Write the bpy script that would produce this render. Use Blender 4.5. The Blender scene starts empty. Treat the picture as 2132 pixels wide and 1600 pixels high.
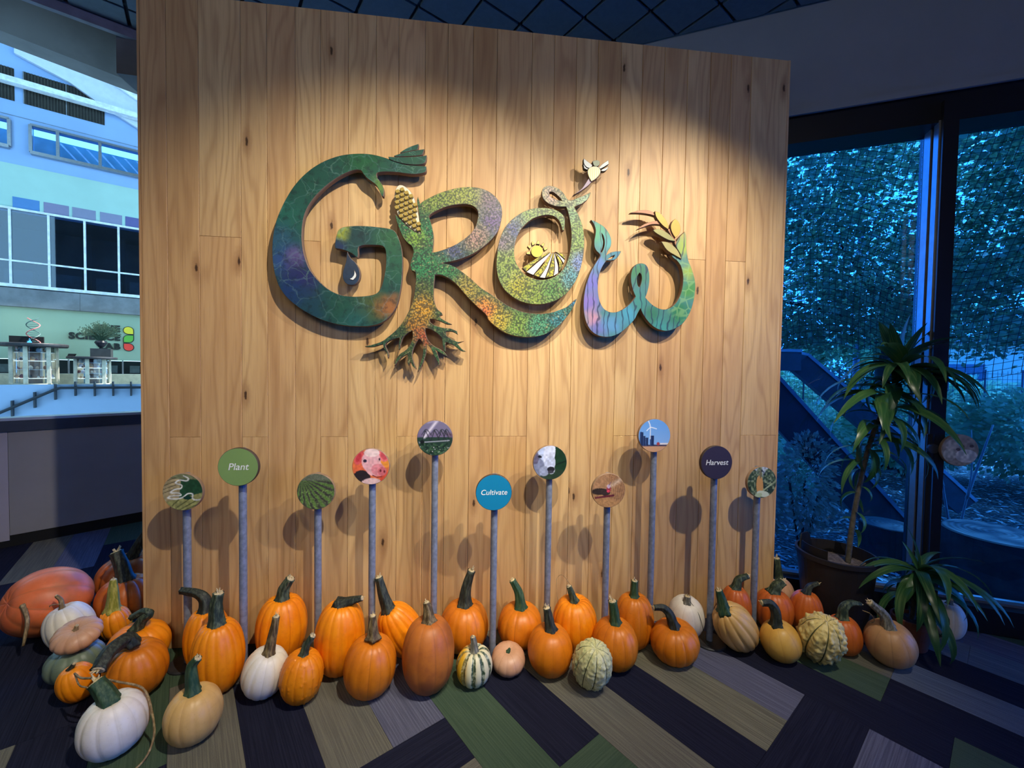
import bpy, bmesh, math, random
import numpy as np
from mathutils import Vector, Matrix, Euler

PI = math.pi
sc = bpy.context.scene
COL = sc.collection

# ------------------------------------------------------------------ camera
cam_d = bpy.data.cameras.new('camera')
cam = bpy.data.objects.new('camera', cam_d)
COL.objects.link(cam)
PITCH, ROLL, EYE = math.atan(25 / 850.0), 0.0145, 1.5
_f = Vector((0, math.cos(PITCH), -math.sin(PITCH)))
_r0 = Vector((1, 0, 0)); _u0 = _r0.cross(_f)
_r = _r0 * math.cos(ROLL) + _u0 * math.sin(ROLL)
_u = _u0 * math.cos(ROLL) - _r0 * math.sin(ROLL)
cam.matrix_world = Matrix(((_r.x, _u.x, -_f.x, 0), (_r.y, _u.y, -_f.y, 0), (_r.z, _u.z, -_f.z, EYE), (0, 0, 0, 1)))
cam_d.sensor_fit = 'HORIZONTAL'; cam_d.sensor_width = 36.0
cam_d.lens = 850.0 / 2132.0 * 36.0
cam_d.clip_start = 0.05; cam_d.clip_end = 200
sc.camera = cam

# ------------------------------------------------------------------ colour management
sc.view_settings.view_transform = 'Standard'
sc.view_settings.look = 'None'
sc.view_settings.gamma = 1.0
sc.view_settings.use_curve_mapping = False
sc.view_settings.exposure = 0.0

# ------------------------------------------------------------------ sky
world = bpy.data.worlds.new('sky'); sc.world = world
world.use_nodes = True
_bg = world.node_tree.nodes['Background']
_bg.inputs[0].default_value = (0.37, 0.70, 0.98, 1)
_bg.inputs[1].default_value = 5.5

# ------------------------------------------------------------------ lamps
WALL_ANG = math.radians(6.451)
def lamp(name, kind, loc, energy, col, target=None, **kw):
    l = bpy.data.lights.new(name, kind); l.energy = energy; l.color = col
    for k, v in kw.items(): setattr(l, k, v)
    o = bpy.data.objects.new(name, l); COL.objects.link(o); o.location = loc
    if target is not None:
        o.rotation_euler = (Vector(target) - Vector(loc)).to_track_quat('-Z', 'Y').to_euler()
    return o
def on_wall(s, out, z):            # a point OUT metres in front of the wooden wall, S metres along it
    c, si = math.cos(WALL_ANG), math.sin(WALL_ANG)
    return (-1.915 + s * c + out * si, 2.1189 + s * si - out * c, z)
WARM = (1.0, 0.90, 0.74)
# three ceiling spots that wash the wooden wall
lamp('spot_light', 'SPOT', on_wall(2.32, 2.03, 3.74), 400, WARM, on_wall(0.95, 0.0, 1.15), spot_size=math.radians(66), spot_blend=0.8, shadow_soft_size=0.03)
lamp('spot_light', 'SPOT', on_wall(3.20, 2.02, 3.74), 325, WARM, on_wall(2.75, 0.0, 1.25), spot_size=math.radians(62), spot_blend=0.8, shadow_soft_size=0.03)
lamp('spot_light', 'SPOT', on_wall(4.00, 2.15, 3.74), 265, WARM, on_wall(2.15, 0.0, 1.85), spot_size=math.radians(46), spot_blend=0.8, shadow_soft_size=0.03)
# soft area light added behind the camera to lift the room's ambient light
lamp('room_fill_light', 'AREA', (-0.5, -1.8, 3.75), 62, (1.0, 0.93, 0.80), (-0.3, 1.5, 0.6), shape='RECTANGLE', size=3.0, size_y=1.5)
# sun over the garden, from the far side of the trees
lamp('sun', 'SUN', (8, 10, 12), 16.0, (1.0, 0.95, 0.85), (4.0, 8.0, 0), angle=math.radians(1.5))
# area light on the lab wall, kept low out of the panes' reflection
lamp('shop_light', 'AREA', (-11.33, 10.3, 2.9), 9, (0.9, 1.0, 0.8), (-11.5, 10.8, 1.8), shape='RECTANGLE', size=3.0, size_y=0.2)

# ------------------------------------------------------------------ measured outlines and positions (metres)
D = {"wall_o":[-1.915,2.1189,0.0],
"wall_ang":6.451,
"L":{"G":[[1.2444,2.6167],[1.1987,2.6277],[1.1491,2.6342],[1.0915,2.6325],[1.0344,2.6241],[0.9857,2.6106],[0.9291,2.5857],[0.8809,2.5558],[0.8409,2.5232],[0.801,2.4817],[0.7651,2.434],[0.7334,2.3783],[0.7056,2.3189],[0.6857,2.2641],[0.6722,2.2055],[0.6657,2.1473],[0.6648,2.0893],[0.6693,2.0315],[0.6787,1.982],[0.6968,1.9285],[0.7246,1.8836],[0.7604,1.8472],[0.8085,1.8109],[0.865,1.7789],[0.9218,1.7552],[0.979,1.7398],[1.0366,1.732],[1.0945,1.7301],[1.1528,1.7334],[1.1987,1.7459],[1.2364,1.7684],[1.2657,1.7995],[1.2866,1.8346],[1.3016,1.8782],[1.3114,1.9303],[1.3179,1.9822],[1.3209,2.0425],[1.3205,2.1026],[1.3151,2.1538],[1.303,2.196],[1.2885,2.2294],[1.2716,2.2455],[1.2422,2.2525],[1.2005,2.2562],[1.1506,2.2586],[1.0928,2.258],[1.0435,2.2528],[1.0108,2.2444],[0.9929,2.2308],[0.9848,2.2094],[0.9783,2.1796],[0.9743,2.1458],[0.9767,2.1349],[1.0029,2.132],[1.0356,2.1234],[1.0644,2.1096],[1.0876,2.0903],[1.0924,2.1092],[1.0915,2.1345],[1.0964,2.15],[1.1179,2.1578],[1.1593,2.1616],[1.2009,2.1619],[1.2218,2.1561],[1.2328,2.137],[1.2363,2.0988],[1.2349,2.056],[1.2309,2.0216],[1.2227,1.9784],[1.2104,1.9394],[1.1937,1.9131],[1.1687,1.8994],[1.1272,1.8911],[1.0857,1.8871],[1.0527,1.8868],[1.0116,1.8913],[0.9706,1.9051],[0.9298,1.9289],[0.8973,1.9572],[0.869,1.9897],[0.8448,2.0265],[0.8287,2.0677],[0.8167,2.1131],[0.8103,2.1628],[0.8104,2.2128],[0.8144,2.2588],[0.8248,2.3051],[0.8408,2.3434],[0.8649,2.3822],[0.893,2.4172],[0.9293,2.4545],[0.9697,2.4888],[1.0102,2.5165],[1.0509,2.5385],[1.0836,2.5483],[1.1066,2.5465],[1.1207,2.5257],[1.1372,2.5083],[1.162,2.4915],[1.1828,2.476],[1.1953,2.4574],[1.2038,2.4368],[1.2113,2.4204],[1.2196,2.4192],[1.2229,2.438],[1.2203,2.4632],[1.2118,2.4838],[1.1993,2.4998],[1.1893,2.5135],[1.1842,2.5283],[1.1875,2.5386],[1.2032,2.5447],[1.2406,2.549],[1.2907,2.5499],[1.3327,2.5468],[1.3749,2.5454],[1.4172,2.5526],[1.4375,2.5616],[1.4425,2.5756],[1.4423,2.5918],[1.383,2.591],[1.3324,2.5917],[1.2904,2.6031]],
"f1":[[1.2451,2.6248],[1.3328,2.6295],[1.4254,2.6421],[1.4448,2.6478],[1.4408,2.6203],[1.4299,2.6026],[1.3835,2.5933],[1.333,2.594],[1.2827,2.6023],[1.2493,2.6134]],
"f2":[[1.2742,2.632],[1.3075,2.6462],[1.3661,2.6632],[1.4318,2.6791],[1.4252,2.6574],[1.4169,2.6458],[1.3495,2.6349],[1.2826,2.6284]],
"f3":[[1.3058,2.6511],[1.3325,2.6717],[1.3659,2.6894],[1.4021,2.7039],[1.3997,2.6852],[1.3955,2.6721],[1.3577,2.6626],[1.3159,2.6502]],
"drop":[[1.0381,2.1252],[1.0439,2.1069],[1.0563,2.0863],[1.0769,2.0678],[1.0935,2.0413],[1.1019,2.0077],[1.0954,1.9734],[1.0773,1.9515],[1.0525,1.9463],[1.0278,1.9581],[1.0155,1.983],[1.0154,2.0126],[1.0235,2.0426],[1.0317,2.0725],[1.034,2.1022]],
"shine":[[1.0723,2.0267],[1.0839,2.006],[1.0831,1.989],[1.0684,1.9715],[1.0478,1.9766],[1.0634,1.9865],[1.0732,2.0039]],
"R":[[1.2795,2.3311],[1.2881,2.2976],[1.2992,2.2641],[1.3112,2.2348],[1.3266,2.2057],[1.3479,2.1811],[1.3692,2.165],[1.3778,2.1439],[1.3763,2.118],[1.3655,2.0831],[1.3631,2.0572],[1.3701,2.036],[1.3889,2.0282],[1.3925,2.0024],[1.3894,1.9591],[1.3838,1.907],[1.3714,1.8547],[1.3504,1.8064],[1.3294,1.7668],[1.3042,1.7314],[1.2789,1.7048],[1.2537,1.6826],[1.2202,1.6559],[1.1699,1.6358],[1.1282,1.6254],[1.1323,1.6212],[1.1699,1.6228],[1.2034,1.6339],[1.2219,1.6386],[1.2288,1.6128],[1.2415,1.5958],[1.2485,1.563],[1.2517,1.583],[1.2431,1.6088],[1.2346,1.6277],[1.2371,1.6433],[1.2539,1.6566],[1.2792,1.6685],[1.3088,1.6752],[1.3056,1.6448],[1.3024,1.6118],[1.3075,1.6101],[1.3158,1.645],[1.3266,1.6757],[1.3469,1.6979],[1.3749,1.7142],[1.3769,1.6769],[1.3644,1.6392],[1.3432,1.6109],[1.3136,1.5903],[1.2925,1.562],[1.2817,1.521],[1.3011,1.5492],[1.3222,1.5713],[1.3493,1.5875],[1.3538,1.5675],[1.3505,1.5413],[1.3566,1.5257],[1.3667,1.5459],[1.378,1.5243],[1.397,1.5071],[1.3839,1.5419],[1.3751,1.5766],[1.3791,1.6116],[1.3942,1.6468],[1.4112,1.6733],[1.4285,1.6545],[1.4331,1.6214],[1.4291,1.5776],[1.4166,1.5337],[1.404,1.4914],[1.4252,1.525],[1.4421,1.5691],[1.4504,1.613],[1.4475,1.6462],[1.4588,1.6395],[1.4762,1.618],[1.4894,1.5875],[1.507,1.5571],[1.5186,1.5248],[1.5218,1.553],[1.5093,1.5923],[1.4979,1.614],[1.5197,1.6013],[1.5502,1.5843],[1.5634,1.5801],[1.5457,1.6036],[1.5195,1.6206],[1.4934,1.6332],[1.4673,1.6545],[1.4515,1.6804],[1.4426,1.7133],[1.4451,1.7308],[1.4753,1.7229],[1.5101,1.7019],[1.532,1.6779],[1.5367,1.6412],[1.5474,1.6045],[1.5544,1.6064],[1.5514,1.6415],[1.5556,1.6574],[1.5731,1.6508],[1.5977,1.6407],[1.6286,1.6167],[1.6463,1.6082],[1.6647,1.6086],[1.6417,1.6214],[1.6169,1.65],[1.6518,1.6649],[1.6194,1.6606],[1.5886,1.6731],[1.5579,1.69],[1.5534,1.7135],[1.5882,1.7153],[1.619,1.6994],[1.6144,1.7177],[1.5793,1.7318],[1.5358,1.735],[1.4924,1.747],[1.4681,1.7637],[1.4662,1.7794],[1.4878,1.78],[1.5268,1.768],[1.5617,1.7541],[1.5861,1.7548],[1.5528,1.7705],[1.5266,1.7872],[1.5196,1.7984],[1.5351,1.805],[1.5307,1.8162],[1.5089,1.833],[1.4957,1.8587],[1.4876,1.8933],[1.4864,1.9367],[1.4886,1.9802],[1.4926,2.0186],[1.5245,2.0182],[1.5679,2.0008],[1.6074,1.9718],[1.6383,1.9379],[1.6738,1.8997],[1.7183,1.8572],[1.772,1.8103],[1.7829,1.7855],[1.827,1.747],[1.8712,1.7191],[1.9228,1.7022],[1.982,1.6949],[2.0413,1.6977],[2.0934,1.71],[2.138,1.7332],[2.1825,1.7675],[2.2195,1.8091],[2.2491,1.8506],[2.2673,1.8881],[2.2797,1.918],[2.2669,1.9102],[2.2483,1.8911],[2.2184,1.8681],[2.181,1.8521],[2.1362,1.8361],[2.0839,1.8271],[2.0318,1.827],[1.9724,1.8347],[1.9132,1.8546],[1.8616,1.8819],[1.8102,1.9162],[1.7374,1.96],[1.6902,2.0013],[1.646,2.0345],[1.6021,2.0632],[1.5585,2.0787],[1.5282,2.0826],[1.5757,2.0925],[1.6364,2.1126],[1.6974,2.1416],[1.7497,2.1791],[1.7934,2.2206],[1.8282,2.2662],[1.8453,2.3154],[1.8518,2.3639],[1.8458,2.4073],[1.8259,2.4411],[1.7945,2.4696],[1.7546,2.4888],[1.7019,2.4976],[1.641,2.4945],[1.5805,2.4803],[1.5204,2.4584],[1.4692,2.4321],[1.4268,2.4064],[1.4099,2.39],[1.4055,2.4111],[1.3995,2.4303],[1.3945,2.4061],[1.3999,2.3723],[1.4062,2.3298],[1.4134,2.2788],[1.4154,2.2317],[1.3856,2.243],[1.343,2.2707],[1.309,2.3056]],
"Rh":[[1.4573,2.3284],[1.47,2.342],[1.5041,2.3629],[1.5469,2.3835],[1.5986,2.3978],[1.6507,2.4044],[1.69,2.3981],[1.7121,2.382],[1.7211,2.3564],[1.7172,2.3214],[1.7045,2.2815],[1.6743,2.2408],[1.6354,2.2083],[1.5922,2.1801],[1.5405,2.156],[1.4975,2.1409],[1.4786,2.1375],[1.4818,2.1704],[1.484,2.2137],[1.4793,2.2565],[1.4705,2.2905]],
"cob":[[1.2922,2.4798],[1.2806,2.4561],[1.2758,2.4133],[1.2811,2.3753],[1.2931,2.3334],[1.3186,2.3007],[1.3595,2.2619],[1.4141,2.2338],[1.4121,2.2801],[1.4031,2.3397],[1.3899,2.3904],[1.3752,2.4322],[1.3564,2.4609],[1.3284,2.4821],[1.3073,2.4875]],
"O":[[2.1992,2.294],[2.2023,2.3247],[2.2018,2.3538],[2.1924,2.375],[2.1711,2.392],[2.141,2.4047],[2.1037,2.4097],[2.0593,2.4085],[2.0151,2.4009],[1.9713,2.384],[1.935,2.3604],[1.899,2.3297],[1.8669,2.2886],[1.8457,2.241],[1.8319,2.1902],[1.8255,2.1325],[1.824,2.0822],[1.8304,2.0322],[1.8456,1.9896],[1.8716,1.9509],[1.9086,1.9197],[1.9494,1.8957],[2.0013,1.8815],[2.0533,1.8774],[2.1054,1.8842],[2.1575,1.9028],[2.2022,1.93],[2.2392,1.9681],[2.2687,2.0134],[2.2904,2.0657],[2.306,2.1252],[2.3145,2.1917],[2.3156,2.2504],[2.3085,2.3013],[2.2962,2.3444],[2.2765,2.3871],[2.2593,2.4152],[2.2568,2.4267],[2.2755,2.4344],[2.3055,2.4507],[2.3315,2.4742],[2.3425,2.4946],[2.3467,2.5116],[2.3347,2.5057],[2.3047,2.4893],[2.2672,2.4739],[2.2373,2.4612],[2.2208,2.4602],[2.2109,2.4704],[2.1993,2.4878],[2.1802,2.5083],[2.1538,2.5247],[2.1239,2.5321],[2.0942,2.5295],[2.0759,2.5161],[2.0697,2.4941],[2.073,2.4691],[2.0882,2.4485],[2.1145,2.432],[2.1481,2.4232],[2.1818,2.4223],[2.2065,2.4238],[2.2158,2.4054],[2.2255,2.3696],[2.2346,2.3265],[2.2409,2.2758],[2.2404,2.2247],[2.2352,2.1806],[2.2247,2.1362],[2.2067,2.0915],[2.1809,2.0612],[2.1476,2.0342],[2.1031,2.0178],[2.0584,2.0146],[2.0175,2.0239],[1.9803,2.0419],[1.9504,2.0733],[1.93,2.1085],[1.9213,2.1513],[1.9243,2.2018],[1.9368,2.2456],[1.9581,2.2863],[1.9834,2.3164],[2.016,2.3434],[2.0527,2.3613],[2.0895,2.3706],[2.123,2.3711],[2.1492,2.3617],[2.1682,2.3446],[2.1814,2.32],[2.1895,2.2913]],
"Oh":[[2.1096,2.4966],[2.1282,2.5],[2.1545,2.485],[2.1735,2.4681],[2.1849,2.4543],[2.1625,2.4566],[2.1362,2.4644],[2.1159,2.4776]],
"stalk":[[2.2466,2.4886],[2.274,2.5106],[2.2963,2.5302],[2.3184,2.5629],[2.3315,2.5856],[2.3559,2.5814],[2.3523,2.5702],[2.3338,2.5494],[2.304,2.5256],[2.2742,2.5048]],
"bee":[[2.3244,2.6236],[2.3316,2.6386],[2.3465,2.6491],[2.3661,2.6533],[2.3844,2.6495],[2.3968,2.6381],[2.3987,2.6215],[2.39,2.6042],[2.3766,2.5887],[2.3632,2.5777],[2.3467,2.5679],[2.3373,2.5832],[2.3278,2.6021]],
"w1":[[2.302,2.6937],[2.3533,2.6612],[2.346,2.6447],[2.3271,2.6434],[2.3118,2.6532],[2.3024,2.6706]],
"w2":[[2.2993,2.6678],[2.3164,2.6451],[2.3332,2.639],[2.3212,2.6323],[2.3052,2.6392]],
"w3":[[2.4439,2.6952],[2.4475,2.6736],[2.4219,2.6558],[2.3993,2.6426],[2.3877,2.6476],[2.4101,2.671]],
"w4":[[2.4469,2.6615],[2.4396,2.6449],[2.4231,2.6321],[2.4017,2.6306],[2.4076,2.6412],[2.4265,2.6484]],
"head":[[2.3513,2.6788],[2.3626,2.6832],[2.3799,2.6867],[2.393,2.6803],[2.3933,2.6637],[2.3822,2.6535],[2.3655,2.6523],[2.3555,2.661]],
"sun":[[2.0822,2.1713],[2.0811,2.1626],[2.0779,2.1544],[2.0726,2.1473],[2.0656,2.1416],[2.0574,2.1379],[2.0486,2.1364],[2.0398,2.1371],[2.0316,2.1401],[2.0244,2.145],[2.0189,2.1517],[2.0154,2.1595],[2.0141,2.1681],[2.0151,2.1767],[2.0184,2.1849],[2.0237,2.192],[2.0306,2.1977],[2.0388,2.2014],[2.0475,2.2029],[2.0564,2.2022],[2.0646,2.1993],[2.0718,2.1944],[2.0773,2.1877],[2.0809,2.1799]],
"rays":[[[2.0087,2.1799],[1.9938,2.1945],[1.9983,2.2022],[2.0191,2.1977]],[[2.0203,2.1989],[2.0157,2.2193],[2.0235,2.2237],[2.0385,2.2092]],[[2.0423,2.21],[2.0503,2.2298],[2.0592,2.2292],[2.0629,2.2086]],[[2.0664,2.2072],[2.0844,2.2195],[2.0912,2.2141],[2.0823,2.1946]],[[2.0115,2.1512],[1.9901,2.152],[1.9883,2.1604],[2.0072,2.1708]],[[2.0833,2.1932],[2.1049,2.1947],[2.1077,2.1865],[2.0897,2.1741]]],
"y1":[[2.119,2.1714],[2.0417,2.1294],[1.9672,2.0761],[1.9889,2.0561],[2.0494,2.1138],[2.1214,2.1665]],
"x1":[[2.1221,2.1665],[2.0568,2.1141],[1.9904,2.0547],[2.0298,2.0389],[2.072,2.093],[2.1289,2.1646]],
"y2":[[2.1296,2.1647],[2.0794,2.0933],[2.0313,2.0382],[2.0634,2.0279],[2.1019,2.087],[2.1341,2.1649]],
"x2":[[2.1348,2.1649],[2.1026,2.087],[2.0649,2.0272],[2.0969,2.0256],[2.1204,2.0951],[2.1393,2.1673]],
"y3":[[2.14,2.1673],[2.1241,2.0952],[2.0984,2.0257],[2.1423,2.0369],[2.1467,2.0889],[2.1431,2.1653]],
"x3":[[2.1438,2.1675],[2.1504,2.0891],[2.1438,2.0377],[2.1712,2.0564],[2.169,2.0972],[2.1467,2.1676]],
"y4":[[2.1467,2.1691],[2.1725,2.1119],[2.1749,2.0609],[2.1975,2.0984],[2.1757,2.1413]],
"x4":[[2.1482,2.1706],[2.1779,2.1428],[2.2003,2.1095],[2.2067,2.1295],[2.1754,2.1559]],
"y5":[[2.1511,2.173],[2.1827,2.1671],[2.2064,2.15],[2.2067,2.1339],[2.1754,2.1573]],
"W":[[2.3514,2.3592],[2.3671,2.3374],[2.3784,2.3086],[2.3776,2.2755],[2.3722,2.2422],[2.3751,2.2093],[2.3871,2.1878],[2.4043,2.1723],[2.4069,2.1592],[2.3883,2.1288],[2.3625,2.0835],[2.3406,2.0309],[2.3264,1.9787],[2.3185,1.9193],[2.3188,1.8676],[2.3259,1.8159],[2.3421,1.7719],[2.3658,1.739],[2.3971,1.7175],[2.4359,1.7072],[2.4746,1.7082],[2.5133,1.7203],[2.5518,1.7438],[2.5901,1.7786],[2.6207,1.8133],[2.6357,1.8439],[2.6523,1.8745],[2.6673,1.8448],[2.6878,1.8153],[2.7163,1.7859],[2.7487,1.764],[2.7849,1.7521],[2.821,1.7507],[2.8609,1.7632],[2.9006,1.7871],[2.932,1.8223],[2.9551,1.865],[2.9714,1.9189],[2.9804,1.9726],[2.9812,2.026],[2.9691,2.0787],[2.9516,2.1236],[2.9344,2.1607],[2.925,2.2056],[2.9197,2.2507],[2.9184,2.2959],[2.9096,2.3241],[2.8861,2.3018],[2.8629,2.2705],[2.8557,2.24],[2.8684,2.2181],[2.8851,2.1924],[2.8916,2.1648],[2.8574,2.1799],[2.8276,2.1875],[2.8416,2.1716],[2.8662,2.1539],[2.887,2.1283],[2.9001,2.0911],[2.9052,2.0534],[2.9024,2.0078],[2.8916,1.9619],[2.8726,1.9232],[2.8492,1.8959],[2.8176,1.8774],[2.7857,1.8734],[2.7536,1.8815],[2.7213,1.8993],[2.697,1.9211],[2.6807,1.9378],[2.6918,1.9698],[2.7009,2.0152],[2.7012,2.0678],[2.6923,2.1049],[2.676,2.1252],[2.6483,2.1307],[2.6211,2.1228],[2.602,2.1011],[2.5925,2.0708],[2.5919,2.0335],[2.599,1.9964],[2.6108,1.9631],[2.6216,1.941],[2.6026,1.9141],[2.572,1.8832],[2.5335,1.858],[2.4948,1.8471],[2.4637,1.8513],[2.4363,1.8676],[2.4164,1.8967],[2.4039,1.9371],[2.3991,1.9814],[2.4019,2.0334],[2.4124,2.0782],[2.4309,2.1159],[2.4473,2.1374],[2.4689,2.1383],[2.4958,2.1447],[2.5148,2.1641],[2.5312,2.1931],[2.5025,2.1917],[2.4718,2.1844],[2.4451,2.1683],[2.4509,2.1871],[2.4672,2.2137],[2.472,2.2435],[2.4659,2.2727],[2.4499,2.3014],[2.4263,2.3259],[2.3991,2.3413],[2.3682,2.3557]],
"Wh":[[2.6418,2.0766],[2.6305,2.0574],[2.6289,2.0274],[2.6358,2.0015],[2.6438,1.9943],[2.6512,2.0133],[2.656,2.0435],[2.6523,2.0658]],
"Ws1":[[2.414,2.2885],[2.4243,2.2743],[2.4327,2.2415],[2.4296,2.2082],[2.4179,2.1804],[2.4117,2.1852],[2.4211,2.2115],[2.4243,2.2411],[2.4183,2.2673]],
"Ws2":[[2.4533,2.145],[2.4723,2.1607],[2.4937,2.1706],[2.4878,2.1585],[2.4687,2.1465]],
"grains":[[[2.7222,2.4267],[2.7525,2.4158],[2.7849,2.3841],[2.8057,2.348],[2.8039,2.327],[2.7741,2.3448],[2.7416,2.3765],[2.7252,2.4031]],[[2.8444,2.3904],[2.8648,2.3736],[2.8778,2.3369],[2.8669,2.2988],[2.8474,2.2813],[2.8266,2.3117],[2.8177,2.3449],[2.8288,2.3754]],[[2.7116,2.3191],[2.7469,2.3284],[2.7949,2.31],[2.8314,2.282],[2.8503,2.2627],[2.8119,2.266],[2.7638,2.286],[2.7277,2.305]],[[2.763,2.2576],[2.8043,2.2544],[2.8448,2.2302],[2.8696,2.2013],[2.8883,2.163],[2.8461,2.1837],[2.7975,2.2114]]],
"awns":[[[2.5766,2.4102],[2.6215,2.4254],[2.6683,2.4318],[2.7078,2.4267],[2.7281,2.4018],[2.6924,2.4094],[2.6296,2.4132]],[[2.6202,2.3193],[2.6547,2.3479],[2.7014,2.3668],[2.7486,2.3746],[2.7808,2.3547],[2.7096,2.3538],[2.6628,2.3371]],[[2.8038,2.329],[2.8148,2.3356],[2.8582,2.2665],[2.8541,2.24],[2.843,2.2657]]]},
"B":{"G":[[1.1162,2.6075,0.1586,[25,85,50]],[0.8409,2.4637,0.1866,[20,75,60]],[0.7292,2.2913,0.1493,[25,90,75]],[0.7052,2.1659,0.1213,[35,80,100]],[0.7209,2.0587,0.112,[40,70,120]],[0.7847,2.0782,0.0746,[90,80,125]],[0.8086,1.9621,0.14,[35,35,90]],[0.7605,1.8933,0.112,[20,50,95]],[0.8812,1.8132,0.1493,[20,60,75]],[1.0199,1.8176,0.14,[25,75,60]],[1.169,1.8394,0.112,[70,85,45]],[1.2528,1.8422,0.084,[150,95,50]],[1.0862,1.7513,0.112,[30,85,80]],[1.2852,2.0667,0.1306,[25,85,60]],[1.2676,2.2027,0.112,[35,90,55]],[1.0847,2.2103,0.0933,[20,60,60]],[1.0068,2.2231,0.056,[150,160,50]],[1.0028,2.1472,0.056,[25,45,80]],[1.1994,2.4703,0.056,[90,125,60]],[1.3744,2.6176,0.112,[22,75,55]]],
"R":[[1.6327,2.4552,0.1866,[140,150,60]],[1.4865,2.4203,0.0933,[125,145,60]],[1.7817,2.4383,0.1026,[115,95,105]],[1.8098,2.3178,0.1213,[100,80,125]],[1.7052,2.2249,0.0933,[160,125,115]],[1.5926,2.1411,0.1026,[75,80,115]],[1.4623,2.247,0.1026,[40,115,70]],[1.3858,2.2087,0.0746,[125,165,60]],[1.4209,2.0727,0.1213,[40,125,75]],[1.5501,2.0522,0.0933,[50,125,70]],[1.4306,1.9347,0.084,[85,100,50]],[1.4314,1.8306,0.0933,[205,150,50]],[1.3893,1.7424,0.084,[180,125,50]],[1.3044,1.6968,0.084,[60,80,50]],[1.4412,1.6828,0.0653,[180,85,55]],[1.2371,1.6433,0.1026,[50,85,60]],[1.571,1.6947,0.1026,[60,80,55]],[1.3649,1.5677,0.1026,[75,85,50]],[1.6645,1.9433,0.1026,[160,140,60]],[1.7716,1.8413,0.1026,[205,145,60]],[1.3345,2.2745,0.0746,[40,110,65]],[1.7609,1.8065,0.0913,[215,110,60]],[1.8485,1.7729,0.0989,[190,165,60]],[1.9589,1.7541,0.0989,[125,155,70]],[2.0702,1.7571,0.0913,[75,145,110]],[2.182,1.797,0.0837,[60,135,145]],[2.2558,1.8951,0.0532,[60,120,155]]],
"O":[[2.0966,2.3913,0.0913,[130,150,90]],[1.9142,2.2875,0.0989,[80,85,125]],[1.8644,2.2061,0.0761,[125,110,125]],[1.8805,2.0991,0.1065,[125,145,70]],[1.9556,1.9721,0.1141,[160,155,50]],[2.0451,1.9245,0.1141,[125,145,60]],[2.149,1.9575,0.1065,[90,135,70]],[2.2378,2.0415,0.0837,[90,145,155]],[2.2894,2.1171,0.0685,[115,135,185]],[2.2789,2.2631,0.0913,[125,155,80]],[2.2389,2.3777,0.0608,[120,155,110]],[2.23,2.4498,0.0532,[160,165,130]],[2.1248,2.4796,0.0837,[180,150,135]],[2.3051,2.4689,0.0608,[150,175,140]]],
"W":[[2.3924,2.2984,0.0837,[70,155,110]],[2.4473,2.2423,0.0608,[70,155,155]],[2.4953,2.1707,0.0532,[60,125,145]],[2.3961,2.1218,0.0608,[90,125,180]],[2.3678,2.0098,0.0913,[105,105,180]],[2.3548,1.8984,0.0913,[120,105,175]],[2.372,1.8099,0.0685,[180,135,155]],[2.4118,1.7514,0.0761,[105,105,170]],[2.4887,1.7759,0.0913,[85,140,180]],[2.5887,1.8387,0.0837,[70,150,175]],[2.6417,1.923,0.0685,[60,135,125]],[2.638,2.0727,0.0913,[60,125,85]],[2.7228,1.8427,0.0837,[50,115,90]],[2.7803,1.7762,0.0761,[60,140,135]],[2.8825,1.8552,0.0989,[40,115,75]],[2.9513,1.9944,0.0837,[70,135,70]],[2.9483,2.1007,0.0685,[140,165,70]],[2.9041,2.2348,0.0837,[150,170,70]],[2.8941,2.3022,0.0456,[160,155,75]]]},
"seams":[0.0,0.1227,0.2758,0.4791,0.609,0.7504,0.8789,1.0218,1.1657,1.2844,1.4261,1.5477,1.6855,1.8184,2.0146,2.1428,2.2702,2.3969,2.5342,2.662,2.7959,2.9381,3.0824,3.211,3.3404,3.58],
"S":{"A":[0.2918,0.8882,0.0914,0.2827,0.125],
"B":[0.596,1.0305,0.0909,0.594,0.22],
"C":[0.9184,0.8819,0.0918,0.9135,0.135],
"Dd":[1.1968,1.0166,0.0912,1.1951,0.18],
"E":[1.5081,1.1496,0.0927,1.5058,0.125],
"Fq":[1.8115,0.8898,0.0918,1.818,0.235],
"G":[2.123,1.0118,0.0935,2.1292,0.115],
"Hh":[2.4202,0.8813,0.0909,2.4292,0.21],
"I":[2.7096,1.1578,0.0934,2.7292,0.12],
"J":[3.0242,1.0235,0.0912,3.0401,0.21],
"K":[3.3613,0.8868,0.0908,3.3671,0.125]},
"P":{"1":{"c":[-2.5767,2.2453,0.1816],
"ax":[-0.35,-0.75,0.35],
"a":0.1819,"b":0.1796,"stem":[[0.1225,-0.0095,-0.0034],[0.1814,-0.0411,-0.0591],[0.194,-0.0632,-0.1296],[0.1849,-0.0646,-0.1785]],
"r":[0.01,0.005]},
"2":{"c":[-2.4605,2.6271,0.1442],
"ax":[0,0,1],
"a":0.1829,"b":0.1442,"stem":[[0.0,0.0,0.0],[0.0702,0.0037,0.1262],[0.1254,0.006,0.2053]],
"r":[0.0313,0.0188]},
"3":{"c":[-2.2697,2.3804,0.1329],
"ax":[0,0,1],
"a":0.139,"b":0.1329,"stem":[[0.0,0.0,0.0],[-0.0269,0.0027,0.0905],[-0.0592,0.0047,0.1611]],
"r":[0.0369,0.0284]},
"4":{"c":[-2.1672,2.2118,0.0879],
"ax":[-0.1,-0.1,1],
"a":0.0695,"b":0.0882,"stem":[[0.0,0.0,0.0],[0.0011,0.0031,0.1054],[0.0002,0.005,0.1687]],
"r":[0.029,0.0132]},
"5":{"c":[-2.3208,2.122,0.1227],
"ax":[-0.3,-0.1,1],
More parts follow.
